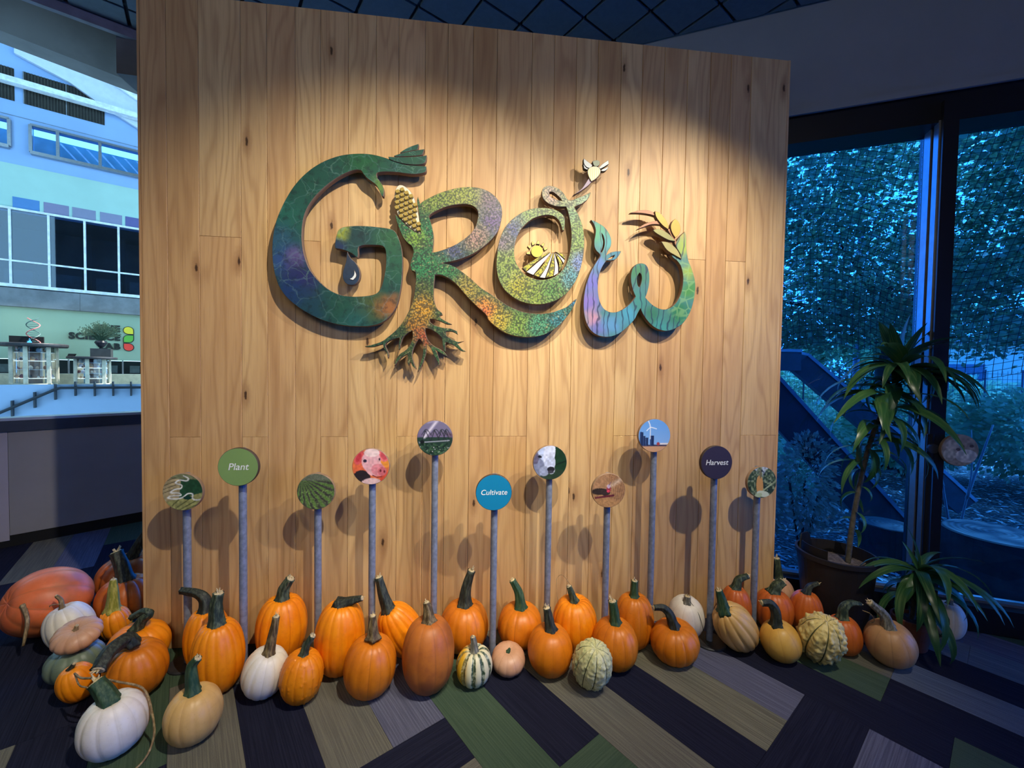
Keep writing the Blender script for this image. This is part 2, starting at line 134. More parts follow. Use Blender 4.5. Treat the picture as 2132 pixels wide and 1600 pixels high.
"a":0.0995,"b":0.1248,"stem":[[0.0,0.0,0.0],[-0.0082,0.0013,0.0453],[-0.0312,0.0019,0.0652]],
"r":[0.0101,0.0076]},
"6":{"c":[-2.0738,1.9281,0.2055],
"ax":[0.15,-0.35,1],
"a":0.0933,"b":0.0476,"stem":[[0.0,0.0,0.0],[0.0043,0.0005,0.0184]],
"r":[0.0092,0.0069]},
"7":{"c":[-2.0915,1.9315,0.0784],
"ax":[0,-0.1,1],
"a":0.1086,"b":0.0781,"stem":[[0.0,0.0,0.0],[0.0044,0.0003,0.0116]],
"r":[0.0092,0.0069]},
"8":{"c":[-1.8423,1.9948,0.1115],
"ax":[0,-0.1,1],
"a":0.1246,"b":0.1113,"stem":[[0.0,0.0,0.0],[0.0325,0.0016,0.0527],[0.063,0.0023,0.0793],[0.0296,0.0026,0.0883],[-0.0293,0.0017,0.0566]],
"r":[0.0238,0.0119]},
"9":{"c":[-1.6928,1.819,0.1281],
"ax":[0.05,-0.15,1],
"a":0.1144,"b":0.1284,"stem":[[0.0,0.0,0.0],[-0.0145,-0.0191,0.0309],[-0.0082,-0.0992,0.0304],[0.0061,-0.1602,-0.0032]],
"r":[0.0281,0.0238]},
"10":{"c":[-1.9281,1.7889,0.0823],
"ax":[-0.2,-0.2,1],
"a":0.0662,"b":0.0834,"stem":[[0.0,0.0,0.0],[0.0146,0.0007,0.0236]],
"r":[0.0107,0.0064]},
"11":{"c":[-1.5275,1.5462,0.1151],
"ax":[-0.05,-0.1,1],
"a":0.1044,"b":0.1152,"stem":[[0.0,0.0,0.0],[-0.0265,0.0012,0.0421],[-0.0566,0.0023,0.0768]],
"r":[0.0314,0.024]},
"12":{"c":[-1.2649,1.6095,0.1067],
"ax":[0,-0.05,1],
"a":0.0978,"b":0.1067,"stem":[[0.0,0.0,0.0],[-0.0068,0.002,0.0694],[-0.0054,0.0032,0.108],[0.0173,0.0041,0.1392]],
"r":[0.0232,0.0135]},
"13":{"c":[-1.4935,1.9881,0.1598],
"ax":[-0.05,0,1],
"a":0.0999,"b":0.1599,"stem":[[0.0,0.0,0.0],[-0.0057,0.0018,0.0617],[-0.0489,0.0027,0.092],[-0.1252,0.003,0.1028]],
"r":[0.0285,0.0143]},
"14":{"c":[-1.3434,1.8566,0.1716],
"ax":[0,-0.05,1],
"a":0.1055,"b":0.1717,"stem":[[0.0,0.0,0.0],[-0.0057,0.0025,0.0862],[0.0045,0.0044,0.1483]],
"r":[0.031,0.0199]},
"15":{"c":[-1.1739,2.0752,0.1676],
"ax":[0.03,0,1],
"a":0.1187,"b":0.1677,"stem":[[0.0,0.0,0.0],[0.0091,0.0018,0.0596],[0.0406,0.0032,0.1097]],
"r":[0.0298,0.0198]},
"16":{"c":[-1.1137,1.833,0.1104],
"ax":[0.25,-0.1,1],
"a":0.0966,"b":0.1114,"stem":[[0.0,0.0,0.0],[0.0184,0.0026,0.0899],[0.0325,0.005,0.171]],
"r":[0.0219,0.0131]},
"17":{"c":[-0.9302,1.8023,0.1166],
"ax":[0.12,-0.05,1],
"a":0.0916,"b":0.117,"stem":[[0.0,0.0,0.0],[0.0123,0.0012,0.0411],[0.0397,0.0026,0.0868]],
"r":[0.0173,0.0129]},
"18":{"c":[-0.8335,1.9808,0.1816],
"ax":[0.05,-0.05,1],
"a":0.1198,"b":0.1819,"stem":[[0.0,0.0,0.0],[0.0446,0.0004,0.0148],[0.1033,0.0009,0.0321]],
"r":[0.0283,0.0118]},
"19":{"c":[-0.635,1.8486,0.1376],
"ax":[0.1,-0.05,1],
"a":0.114,"b":0.1379,"stem":[[0.0,0.0,0.0],[-0.0029,0.0015,0.0507],[-0.0036,0.0028,0.0949]],
"r":[0.0243,0.0132]},
"20":{"c":[-0.5529,2.086,0.1495],
"ax":[-0.5,-0.25,1],
"a":0.101,"b":0.1617,"stem":[[0.0,0.0,0.0],[-0.0281,0.0022,0.0756],[-0.0565,0.005,0.1709]],
"r":[0.0319,0.0172]},
"21":{"c":[-0.3757,1.8893,0.1711],
"ax":[0,0,1],
"a":0.123,"b":0.1711,"stem":[[0.0,0.0,0.0],[-0.0052,0.0015,0.0497],[-0.0126,0.0025,0.0857]],
"r":[0.0271,0.0136]},
"22":{"c":[-0.2374,2.1684,0.1325],
"ax":[0,-0.05,1],
"a":0.1313,"b":0.1325,"stem":[[0.0,0.0,0.0],[0.0039,0.0026,0.0879],[0.0335,0.0055,0.1865]],
"r":[0.0336,0.0181]},
"23":{"c":[-0.1627,1.9242,0.0908],
"ax":[0,-0.05,1],
"a":0.0874,"b":0.0908,"stem":[[0.0,0.0,0.0],[-0.0029,0.0011,0.0391],[-0.0079,0.002,0.069]],
"r":[0.0184,0.0115]},
"24":{"c":[0.0008,2.0086,0.0598],
"ax":[0,-0.2,1],
"a":0.0868,"b":0.0585,"stem":[[0.0,0.0,0.0],[0.0069,0.0005,0.0169]],
"r":[0.0096,0.0048]},
"25":{"c":[0.064,2.2097,0.1128],
"ax":[0,-0.05,1],
"a":0.1242,"b":0.1128,"stem":[[0.0,0.0,0.0],[-0.0117,0.0024,0.0815],[-0.047,0.0045,0.1522]],
"r":[0.029,0.0158]},
"26":{"c":[0.3596,2.1879,0.1445],
"ax":[-0.05,-0.05,1],
"a":0.1228,"b":0.1446,"stem":[[0.0,0.0,0.0],[-0.0163,0.0013,0.0441],[-0.0298,0.0024,0.0803]],
"r":[0.0209,0.013]},
"27":{"c":[0.21,2.0066,0.1172],
"ax":[0,-0.05,1],
"a":0.1137,"b":0.1173,"stem":[[0.0,0.0,0.0],[-0.0104,0.0016,0.055],[-0.0208,0.0032,0.1099]],
"r":[0.0264,0.0168]},
"28":{"c":[0.3983,1.8897,0.1221],
"ax":[0.05,-0.45,1],
"a":0.0891,"b":0.1279,"stem":[],
"r":[]},
"29":{"c":[0.5478,2.051,0.1235],
"ax":[-0.03,-0.05,1],
"a":0.1135,"b":0.1235,"stem":[[0.0,0.0,0.0],[-0.0082,0.0017,0.0586],[-0.0163,0.0033,0.1123]],
"r":[0.0245,0.0196]},
"30":{"c":[0.6885,2.208,0.15],
"ax":[0,0,1],
"a":0.1036,"b":0.15,"stem":[[0.0,0.0,0.0],[-0.0006,0.0012,0.0422],[0.0014,0.0026,0.087]],
"r":[0.0211,0.0158]},
"31":{"c":[0.8699,2.0956,0.1042],
"ax":[-0.12,-0.15,1],
"a":0.1199,"b":0.1036,"stem":[[0.0,0.0,0.0],[-0.0259,0.002,0.0669],[-0.0613,0.003,0.1012],[-0.1061,0.003,0.1006]],
"r":[0.0249,0.0125]},
"32":{"c":[1.0069,2.2844,0.1212],
"ax":[-0.1,-0.35,1],
"a":0.1004,"b":0.1237,"stem":[[0.0,0.0,0.0],[0.0022,0.001,0.0349]],
"r":[0.0188,0.0161]},
"33":{"c":[1.2312,2.1731,0.1345],
"ax":[-0.75,-0.3,1],
"a":0.102,"b":0.1521,"stem":[[0.0,0.0,0.0],[-0.0162,0.0018,0.0611],[-0.0297,0.0031,0.1069]],
"r":[0.0281,0.0153]},
"34":{"c":[1.3366,2.3677,0.133],
"ax":[0,0,1],
"a":0.0842,"b":0.133,"stem":[[0.0,0.0,0.0],[0.0162,0.0015,0.0511],[0.0696,0.0022,0.0745]],
"r":[0.0254,0.0141]},
"35":{"c":[1.4372,2.1158,0.1022],
"ax":[-0.3,-0.05,1],
"a":0.095,"b":0.1028,"stem":[[0.0,0.0,0.0],[-0.006,0.002,0.0681],[-0.037,0.0033,0.1106],[-0.08,0.0033,0.1125]],
"r":[0.0253,0.0152]},
"36":{"c":[1.5684,2.3783,0.1196],
"ax":[0,0,1],
"a":0.1009,"b":0.1196,"stem":[[0.0,0.0,0.0],[0.0165,0.001,0.0343],[0.0502,0.0019,0.0632]],
"r":[0.0312,0.0227]},
"37":{"c":[1.7457,2.3597,0.1234],
"ax":[0,0,1],
"a":0.0833,"b":0.1234,"stem":[[0.0,0.0,0.0],[0.022,0.0012,0.0398],[0.0668,0.0017,0.0573]],
"r":[0.0197,0.0113]},
"38":{"c":[1.7343,2.5921,0.104],
"ax":[0,0,1],
"a":0.0895,"b":0.104,"stem":[[0.0,0.0,0.0],[-0.0072,0.002,0.0679],[-0.0143,0.004,0.1358]],
"r":[0.0278,0.0186]},
"39":{"c":[1.6212,2.0788,0.1314],
"ax":[-0.1,-0.45,1],
"a":0.0983,"b":0.1375,"stem":[],
"r":[]},
"40":{"c":[1.8218,2.1783,0.1024],
"ax":[-0.1,0,1],
"a":0.0819,"b":0.1025,"stem":[[0.0,0.0,0.0],[0.007,0.0017,0.0574],[0.0431,0.0025,0.084],[0.0953,0.0023,0.0795]],
"r":[0.0261,0.0104]},
"41":{"c":[1.9928,2.0929,0.1138],
"ax":[-0.25,-0.15,1],
"a":0.1075,"b":0.1143,"stem":[[0.0,0.0,0.0],[-0.0258,0.0019,0.0642],[-0.1013,0.0038,0.1302]],
"r":[0.0273,0.0149]},
"43":{"c":[2.5462,2.3225,0.1086],
"ax":[0,0,1],
"a":0.072,"b":0.1086,"stem":[[0.0,0.0,0.0],[0.008,0.0007,0.0223]],
"r":[0.0139,0.0111]}},
"fac_o":[-11.8547,10.994,0.0],
"fac_ang":37.111}

rnd = random.Random(7)
# ------------------------------------------------------------------ helpers
def tag(o, label=None, cat=None, group=None, kind=None):
    if label: o['label'] = label
    if cat: o['category'] = cat
    if group: o['group'] = group
    if kind: o['kind'] = kind
    return o
def empty(name, loc=(0, 0, 0), rz=0.0):
    o = bpy.data.objects.new(name, None); COL.objects.link(o)
    o.empty_display_size = 0.05
    o.location = loc; o.rotation_euler = (0, 0, rz)
    return o
def link(name, me, mat=None, parent=None, loc=None, rot=None):
    o = bpy.data.objects.new(name, me); COL.objects.link(o)
    if mat is not None and len(me.materials) == 0:
        for m in (mat if isinstance(mat, (list, tuple)) else [mat]): me.materials.append(m)
    if parent is not None: o.parent = parent
    if loc is not None: o.location = loc
    if rot is not None: o.rotation_euler = rot
    return o
def mesh(verts, faces, smooth=False, name='mesh'):
    me = bpy.data.meshes.new(name)
    me.from_pydata([tuple(map(float, v)) for v in verts], [], [tuple(int(i) for i in f) for f in faces])
    if smooth: me.polygons.foreach_set('use_smooth', [True] * len(me.polygons))
    me.update(); return me
class MB:
    """collects simple solids into one mesh"""
    def __init__(s): s.v = []; s.f = []
    def add(s, v, f):
        n = len(s.v); s.v += [tuple(p) for p in v]; s.f += [tuple(i + n for i in q) for q in f]; return s
    def box(s, x0, x1, y0, y1, z0, z1):
        return s.add([(x0, y0, z0), (x1, y0, z0), (x1, y1, z0), (x0, y1, z0), (x0, y0, z1), (x1, y0, z1), (x1, y1, z1), (x0, y1, z1)],
                     [(0, 3, 2, 1), (4, 5, 6, 7), (0, 1, 5, 4), (1, 2, 6, 5), (2, 3, 7, 6), (3, 0, 4, 7)])
    def prism(s, poly, z0, z1):
        n = len(poly)
        v = [(p[0], p[1], z0) for p in poly] + [(p[0], p[1], z1) for p in poly]
        f = [tuple(range(n - 1, -1, -1)), tuple(range(n, 2 * n))] + [(i, (i + 1) % n, n + (i + 1) % n, n + i) for i in range(n)]
        return s.add(v, f)
    def wallprism(s, poly, y0, y1):          # polygon in (x, z), thickness along y (y0 nearer the viewer)
        n = len(poly)
        v = [(p[0], y0, p[1]) for p in poly] + [(p[0], y1, p[1]) for p in poly]
        f = [tuple(range(n)), tuple(range(2 * n - 1, n - 1, -1))] + [((i + 1) % n, i, n + i, n + (i + 1) % n) for i in range(n)]
        return s.add(v, f)
    def tube(s, pts, rads, seg=8, cap=True, flute=0.0, nfl=5, twist=0.0):
        pts = [Vector(p) for p in pts]
        if not isinstance(rads, (list, tuple)): rads = [rads] * len(pts)
        n0 = len(s.v); ref = None
        for i, p in enumerate(pts):
            t = (pts[min(i + 1, len(pts) - 1)] - pts[max(i - 1, 0)])
            t = t.normalized() if t.length > 1e-9 else Vector((0, 0, 1))
            if ref is None:
                ref = Vector((1, 0, 0)) if abs(t.x) < 0.8 else Vector((0, 1, 0))
            a = (ref - t * ref.dot(t)).normalized(); b = t.cross(a); ref = a
            for k in range(seg):
                an = 2 * PI * k / seg + twist * i
                r = rads[i] * (1 + flute * math.cos(nfl * an))
                s.v.append(tuple(p + a * (r * math.cos(an)) + b * (r * math.sin(an))))
        for i in range(len(pts) - 1):
            for k in range(seg):
                q = n0 + i * seg
                s.f.append((q + k, q + (k + 1) % seg, q + seg + (k + 1) % seg, q + seg + k))
        if cap:
            s.f.append(tuple(n0 + k for k in range(seg - 1, -1, -1)))
            m = n0 + (len(pts) - 1) * seg
            s.f.append(tuple(m + k for k in range(seg)))
        return s
    def lathe(s, prof, seg=32, c=(0, 0, 0)):
        n0 = len(s.v); m = len(prof)
        for r, z in prof:
            for k in range(seg):
                an = 2 * PI * k / seg
                s.v.append((c[0] + r * math.cos(an), c[1] + r * math.sin(an), c[2] + z))
        for i in range(m - 1):
            for k in range(seg):
                q = n0 + i * seg
                s.f.append((q + k, q + (k + 1) % seg, q + seg + (k + 1) % seg, q + seg + k))
        s.f.append(tuple(n0 + k for k in range(seg - 1, -1, -1)))
        s.f.append(tuple(n0 + (m - 1) * seg + k for k in range(seg)))
        return s
    def build(s, name, mat, parent=None, loc=None, rot=None, smooth=False):
        return link(name, mesh(s.v, s.f, smooth, name), mat, parent, loc, rot)
def spline(pts, n=6):
    P = [Vector(p) for p in pts]
    if len(P) < 3:
        return [P[0].lerp(P[1], i / n) for i in range(n + 1)]
    P = [P[0] * 2 - P[1]] + P + [P[-1] * 2 - P[-2]]; out = []
    for i in range(1, len(P) - 2):
        for k in range(n):
            t = k / n; a, b, c, d = P[i - 1], P[i], P[i + 1], P[i + 2]
            out.append(0.5 * ((2 * b) + (c - a) * t + (2 * a - 5 * b + 4 * c - d) * t * t + (3 * b - a - 3 * c + d) * t ** 3))
    out.append(P[-2]); return out
def clip_poly(poly, planes):
    for (px, py, nx, ny) in planes:             # keep points with (p - P).n <= 0
        out = []
        for i in range(len(poly)):
            a, b = poly[i], poly[(i + 1) % len(poly)]
            da = (a[0] - px) * nx + (a[1] - py) * ny; db = (b[0] - px) * nx + (b[1] - py) * ny
            if da <= 0: out.append(a)
            if (da < 0 < db) or (db < 0 < da):
                t = da / (da - db); out.append((a[0] + (b[0] - a[0]) * t, a[1] + (b[1] - a[1]) * t))
        poly = out
        if len(poly) < 3: return []
    return poly

# ------------------------------------------------------------------ materials
def lin(c):
    return tuple(((x / 255) / 12.92 if x / 255 <= 0.04045 else ((x / 255 + 0.055) / 1.055) ** 2.4) for x in c) + (1.0,)
class NT:
    def __init__(s, name):
        s.m = bpy.data.materials.new(name); s.m.use_nodes = True
        s.t = s.m.node_tree; s.n = s.t.nodes; s.l = s.t.links
        s.b = s.n['Principled BSDF']; s.out = s.n['Material Output']
    def new(s, kind, **kw):
        n = s.n.new(kind)
        for k, v in kw.items(): setattr(n, k, v)
        return n
    def val(s, sock, v):
        if hasattr(v, 'is_linked') or isinstance(v, bpy.types.NodeSocket): s.l.new(v, sock)
        else: sock.default_value = v
    def math(s, op, a, b=0.0, c=None, clamp=False):
        n = s.new('ShaderNodeMath', operation=op); n.use_clamp = clamp
        s.val(n.inputs[0], a); s.val(n.inputs[1], b)
        if c is not None: s.val(n.inputs[2], c)
        return n.outputs[0]
    def vmath(s, op, a, b=(0, 0, 0)):
        n = s.new('ShaderNodeVectorMath', operation=op); s.val(n.inputs[0], a); s.val(n.inputs[1], b)
        return n.outputs['Value'] if op in ('DISTANCE', 'LENGTH', 'DOT_PRODUCT') else n.outputs[0]
    def mix(s, f, a, b, blend='MIX'):
        n = s.new('ShaderNodeMix', data_type='RGBA', blend_type=blend)
        s.val(n.inputs[0], f); s.val(n.inputs[6], a); s.val(n.inputs[7], b); return n.outputs[2]
    def noise(s, vec, scale, detail=3.0, rough=0.5, dist=0.0):
        n = s.new('ShaderNodeTexNoise'); s.val(n.inputs['Vector'], vec)
        n.inputs['Scale'].default_value = scale; n.inputs['Detail'].default_value = detail
        n.inputs['Roughness'].default_value = rough; n.inputs['Distortion'].default_value = dist
        return n.outputs[0]
    def voronoi(s, vec, scale, feature='F1', rand=1.0):
        n = s.new('ShaderNodeTexVoronoi', feature=feature); s.val(n.inputs['Vector'], vec)
        n.inputs['Scale'].default_value = scale; n.inputs['Randomness'].default_value = rand
        return n.outputs[0]
    def ramp(s, v, a, b, lo=0.0, hi=1.0, smooth=True):
        n = s.new('ShaderNodeMapRange', interpolation_type='SMOOTHSTEP' if smooth else 'LINEAR')
        s.val(n.inputs[0], v)
        for i, q in enumerate((a, b, lo, hi)): n.inputs[i + 1].default_value = q
        return n.outputs[0]
    def obj(s): return s.new('ShaderNodeTexCoord').outputs['Object']
    def pos(s): return s.new('ShaderNodeNewGeometry').outputs['Position']
    def rand(s): return s.new('ShaderNodeObjectInfo').outputs['Random']
    def attr(s, name): return s.new('ShaderNodeAttribute', attribute_name=name).outputs['Color']
    def bump(s, h, strength=0.3, dist=0.01):
        n = s.new('ShaderNodeBump'); n.inputs['Strength'].default_value = strength; n.inputs['Distance'].default_value = dist
        s.val(n.inputs['Height'], h); s.l.new(n.outputs[0], s.b.inputs['Normal']); return n.outputs[0]
    def set(s, color=None, rough=0.5, spec=0.5, metal=0.0):
        if color is not None: s.val(s.b.inputs['Base Color'], color)
        s.val(s.b.inputs['Roughness'], rough)
        s.b.inputs['Specular IOR Level'].default_value = spec; s.b.inputs['Metallic'].default_value = metal
        return s.m
def simple(name, rgb, rough=0.6, var=0.15, scale=8.0, spec=0.4, metal=0.0, bump=0.0):
    t = NT(name); o = t.obj()
    n = t.noise(o, scale, 4.0, 0.6)
    c = lin(rgb)
    dark = tuple(x * (1 - var) for x in c[:3]) + (1,); light = tuple(min(1, x * (1 + var)) for x in c[:3]) + (1,)
    col = t.mix(t.ramp(n, 0.3, 0.7), dark, light)
    if bump: t.bump(n, bump, 0.01)
    return t.set(col, rough, spec, metal)
def emit(name, rgb, strength):
    t = NT(name); t.b.inputs['Emission Color'].default_value = lin(rgb); t.b.inputs['Emission Strength'].default_value = strength
    return t.set(lin(rgb), 0.5)
def glassmat(name, tint, gloss=0.04):
    t = NT(name); t.n.remove(t.b)
    tr = t.new('ShaderNodeBsdfTransparent'); tr.inputs[0].default_value = tint
    gl = t.new('ShaderNodeBsdfGlossy'); gl.inputs[0].default_value = (1, 1, 1, 1); gl.inputs[1].default_value = 0.02
    fr = t.new('ShaderNodeFresnel'); fr.inputs[0].default_value = 1.45
    mx = t.new('ShaderNodeMixShader'); t.l.new(t.math('MULTIPLY', fr.outputs[0], gloss / 0.04), mx.inputs[0])
    t.l.new(tr.outputs[0], mx.inputs[1]); t.l.new(gl.outputs[0], mx.inputs[2]); t.l.new(mx.outputs[0], t.out.inputs[0])
    return t.m

# wood of the feature wall: object coordinates of every plank, a random tone for each
def wood_mat():
    t = NT('plank_wood'); o = t.obj(); r = t.rand()
    off = t.new('ShaderNodeCombineXYZ')
    t.val(off.inputs[0], t.math('MULTIPLY', r, 37.0)); t.val(off.inputs[2], t.math('MULTIPLY', r, 91.0))
    p = t.vmath('ADD', o, off.outputs[0])
    broad = t.noise(t.vmath('MULTIPLY', p, (5.0, 1.0, 0.75)), 1.0, 2.0, 0.5)
    sep = t.new('ShaderNodeSeparateXYZ'); t.l.new(p, sep.inputs[0])
    ph = t.math('ADD', t.math('MULTIPLY', sep.outputs[0], 55.0), t.math('MULTIPLY', broad, 26.0))
    ring = t.math('MULTIPLY_ADD', t.math('SINE', t.math('MULTIPLY', ph, 1.9)), 0.5, 0.5)
    ring = t.math('POWER', ring, 3.0)
    fine = t.noise(t.vmath('MULTIPLY', p, (150.0, 1.0, 3.5)), 1.0, 3.0, 0.65)
    blot = t.noise(t.vmath('MULTIPLY', p, (9.0, 1.0, 1.3)), 1.0, 3.0, 0.55)
    streak = t.ramp(t.noise(t.vmath('MULTIPLY', p, (34.0, 1.0, 0.8)), 1.0, 2.0, 0.5), 0.62, 0.78)
    base = t.mix(t.ramp(r, 0.0, 1.0, smooth=False), lin((218, 184, 128)), lin((194, 154, 100)))
    hue = t.math('FRACT', t.math('MULTIPLY', r, 7.31))
    base = t.mix(t.math('MULTIPLY', hue, 0.45), base, lin((216, 172, 122)))
    c = t.mix(t.math('MULTIPLY', t.ramp(blot, 0.35, 0.75), 0.5), base, lin((176, 130, 84)))
    c = t.mix(t.math('MULTIPLY', ring, 0.32), c, lin((146, 102, 62)))
    c = t.mix(t.math('MULTIPLY', t.ramp(fine, 0.45, 0.75), 0.36), c, lin((146, 106, 68)))
    c = t.mix(t.math('MULTIPLY', streak, 0.42), c, lin((126, 86, 54)))
    sz = t.new('ShaderNodeSeparateXYZ'); t.l.new(p, sz.inputs[0]); kv = t.new('ShaderNodeCombineXYZ')
    t.val(kv.inputs[0], t.math('MULTIPLY', sz.outputs[0], 3.0)); t.val(kv.inputs[1], t.math('MULTIPLY', sz.outputs[2], 0.95))
    vk = t.new('ShaderNodeTexVoronoi', voronoi_dimensions='2D'); t.l.new(kv.outputs[0], vk.inputs['Vector']); vk.inputs['Scale'].default_value = 1.0
    kr = t.new('ShaderNodeSeparateColor'); t.l.new(vk.outputs['Color'], kr.inputs[0])
    kn = t.math('ADD', vk.outputs[0], t.math('MULTIPLY', t.math('GREATER_THAN', kr.outputs[0], 0.55), 1.0))
    kz = t.noise(p, 60.0, 2.0)
    kn = t.math('ADD', kn, t.math('MULTIPLY', t.math('SUBTRACT', kz, 0.5), 0.03))
    c = t.mix(t.math('MULTIPLY', t.ramp(kn, 0.11, 0.02), 0.45), c, lin((130, 84, 50)))
    c = t.mix(t.math('MULTIPLY', t.ramp(kn, 0.028, 0.012), 0.9), c, lin((52, 32, 22)))
    t.bump(t.math('ADD', fine, ring), 0.08, 0.002)
    return t.set(c, 0.48, 0.35)
M = {}
M['wood'] = wood_mat()
M['dark'] = simple('black_gap', (14, 15, 18), 0.8)
M['wall'] = simple('painted_wall', (128, 138, 150), 0.8, 0.04, 3)
M['ceiling'] = simple('ceiling_tile', (98, 108, 116), 0.9, 0.06, 30)
M['ceiling_gap'] = simple('ceiling_gap', (50, 56, 64), 0.9)
M['concrete'] = simple('concrete', (120, 125, 130), 0.85, 0.2, 2.5, bump=0.1)
M['concrete_dk'] = simple('concrete_dark', (105, 104, 104), 0.9, 0.2, 2.0)
M['frame'] = simple('window_frame_black', (22, 25, 34), 0.35, 0.1)
M['alu'] = simple('aluminium', (150, 155, 160), 0.3, 0.08, 20, metal=0.7)
M['glass'] = glassmat('tinted_glass', (0.19, 0.52, 1.0, 1))
M['glass_far'] = glassmat('clear_glass', (0.45, 0.65, 0.82, 1), 0.05)
M['galv'] = simple('galvanised_steel', (128, 138, 158), 0.5, 0.2, 45, metal=0.25)
M['galv_dk'] = simple('dark_steel_plate', (58, 60, 64), 0.5, 0.2, 20, metal=0.4)

# ------------------------------------------------------------------ wooden wall
WO = Vector(D['wall_o']); WA = math.radians(D['wall_ang'])
wallm = MB().box(0.002, 3.578, 0.019, 0.16, 0.0, 3.400).build('wall_back', M['dark'], None, WO, (0, 0, WA))
wallm['kind'] = 'structure'
seams = D['seams']
jointA, jointB = {1, 3, 6, 9, 12, 13, 18, 19, 24}, {2, 5, 8, 11, 15, 17, 20, 21, 23}
for i in range(len(seams) - 1):
    s0, s1 = seams[i] + 0.0007, seams[i + 1] - 0.0007
    js = [0.0] + ([1.132] if i in jointA else []) + ([2.188] if i in jointB else []) + [3.405]
    for k in range(len(js) - 1):
        w, h, e = s1 - s0, js[k + 1] - js[k] - 0.0008, 0.0016
        v = [(0, 0.02, 0), (w, 0.02, 0), (w, 0.02, h), (0, 0.02, h), (0, e, 0), (w, e, 0), (w, e, h), (0, e, h), (e, 0, e * .5), (w - e, 0, e * .5), (w - e, 0, h - e * .5), (e, 0, h - e * .5)]
        f = [(8, 9, 10, 11), (4, 5, 9, 8), (5, 6, 10, 9), (6, 7, 11, 10), (7, 4, 8, 11), (0, 1, 5, 4), (1, 2, 6, 5), (2, 3, 7, 6), (3, 0, 4, 7)]
        link('plank', mesh(v, f), M['wood'], wallm, (s0, 0, js[k]))
MB().box(3.579, 3.592, -0.001, 0.16, 0, 3.405).build('edge_strip', M['wood'], wallm)
MB().box(-0.012, -0.001, 0.0, 0.16, 0, 3.405).build('edge_strip', M['wood'], wallm)

# ------------------------------------------------------------------ floor of carpet planks
WINP, WIND, WINN = (2.84, 2.40), (0.945, -0.327), (0.327, 0.945)
WIN_ANG = math.atan2(WIND[1], WIND[0])
PARP, PARD = (-4.185, 3.310), (0.6766, 0.7364)
PARN = (-PARD[1], PARD[0])
room_planes = [(WINP[0], WINP[1], WINN[0], WINN[1]), (PARP[0], PARP[1], PARN[0], PARN[1])]
room = clip_poly([(-6.5, -4), (5.2, -4), (5.2, 7), (-6.5, 7)], room_planes)
fl = MB().prism(room, -0.15, -0.007).build('floor', simple('carpet_underlay', (30, 32, 38), 0.95)); fl['kind'] = 'structure'
def carpet(name, a, b, streak):
    t = NT(name); o = t.obj(); r = t.rand()
    off = t.new('ShaderNodeCombineXYZ'); t.val(off.inputs[0], t.math('MULTIPLY', r, 17.0)); t.val(off.inputs[1], t.math('MULTIPLY', r, 5.0))
    p = t.vmath('ADD', o, off.outputs[0])
    s = t.noise(t.vmath('MULTIPLY', p, (3.0, 170.0, 1.0)), 1.0, 3.0, 0.6)
    pile = t.noise(p, 420.0, 2.0, 0.7)
    c = t.mix(t.ramp(s, 0.35, 0.68), lin(a), lin(b))
    c = t.mix(t.math('MULTIPLY', t.ramp(pile, 0.45, 0.7), streak), c, (0.0, 0.0, 0.0, 1))
    t.bump(t.math('ADD', pile, s), 0.5, 0.004)
    return t.set(c, 0.95, 0.1)
CP = {'D': carpet('carpet_navy', (26, 28, 44), (38, 40, 58), 0.35), 'T': carpet('carpet_taupe', (97, 96, 87), (119, 116, 102), 0.35),
      'P': carpet('carpet_purple_grey', (84, 86, 104), (108, 110, 128), 0.35), 'G': carpet('carpet_green', (63, 82, 64), (77, 95, 75), 0.35),
      'L': carpet('carpet_olive', (98, 97, 82), (130, 127, 108), 0.35), 'B': carpet('carpet_blue_grey', (86, 96, 110), (112, 122, 134), 0.35)}
CW = 0.2325
ce1 = Vector((math.cos(math.radians(-51)), math.sin(math.radians(-51)))); ce2 = Vector((-ce1.y, ce1.x))
plan = [(-4, 0, -1, 0, 'T'), (-4, 0, 0, 1, 'D'), (-4, 0, 1, 2, 'T'), (-4, 0, 2, 3, 'P'), (0, 1, -1, 3, 'D'), (1, 2, -1, 3, 'T'),
        (-2, 2, 3, 4, 'G'), (-2, 2, 4, 5, 'D'), (2, 3, 1, 5, 'G'), (3, 4, 1, 5, 'T'), (0, 4, 5, 6, 'T'), (-4, 0, 5, 6, 'T'), (0, 4, 6, 7, 'D'), (-4, 0, 6, 7, 'T'),
        (0, 4, 7, 8, 'L'), (0, 4, 8, 9, 'P'), (4, 5, 5, 9, 'D'), (5, 6, 5, 9, 'P'), (2, 6, 9, 10, 'D'), (6, 10, 9, 10, 'G'), (-2, 2, 9, 10, 'D'), (1, 5, 10, 11, 'G'), (5, 9, 10, 11, 'D'),
        (1, 5, 11, 12, 'T'), (5, 9, 11, 12, 'B'), (1, 5, 12, 13, 'D'), (5, 9, 12, 13, 'D'), (2, 6, 13, 14, 'B'), (6, 10, 13, 14, 'B'), (3, 7, 14, 15, 'P'), (7, 11, 14, 15, 'B'),
        (-6, -2, -2, -1, 'G'), (-2, 2, -2, -1, 'D'), (-4, 0, -3, -2, 'D'), (-8, -4, -3, -2, 'D'), (-4, 0, -4, -3, 'T'), (-8, -4, -4, -3, 'D'), (-8, -4, -5, -4, 'D'), (-4, 0, -5, -4, 'D'),
        (-16, -12, -5, -4, 'T'), (-12, -8, -5, -4, 'D'), (-16, -12, -4, -3, 'P'), (-12, -8, -4, -3, 'D'), (-18, -14, -3, -2, 'G'), (-14, -10, -3, -2, 'D'), (-10, -8, -3, -2, 'D'), (-16, -12, -6, -5, 'D'), (-12, -8, -6, -5, 'D'), (-8, -4, -6, -5, 'D'), (-20, -16, -5, -4, 'T'), (-20, -16, -4, -3, 'T')]
used = {}
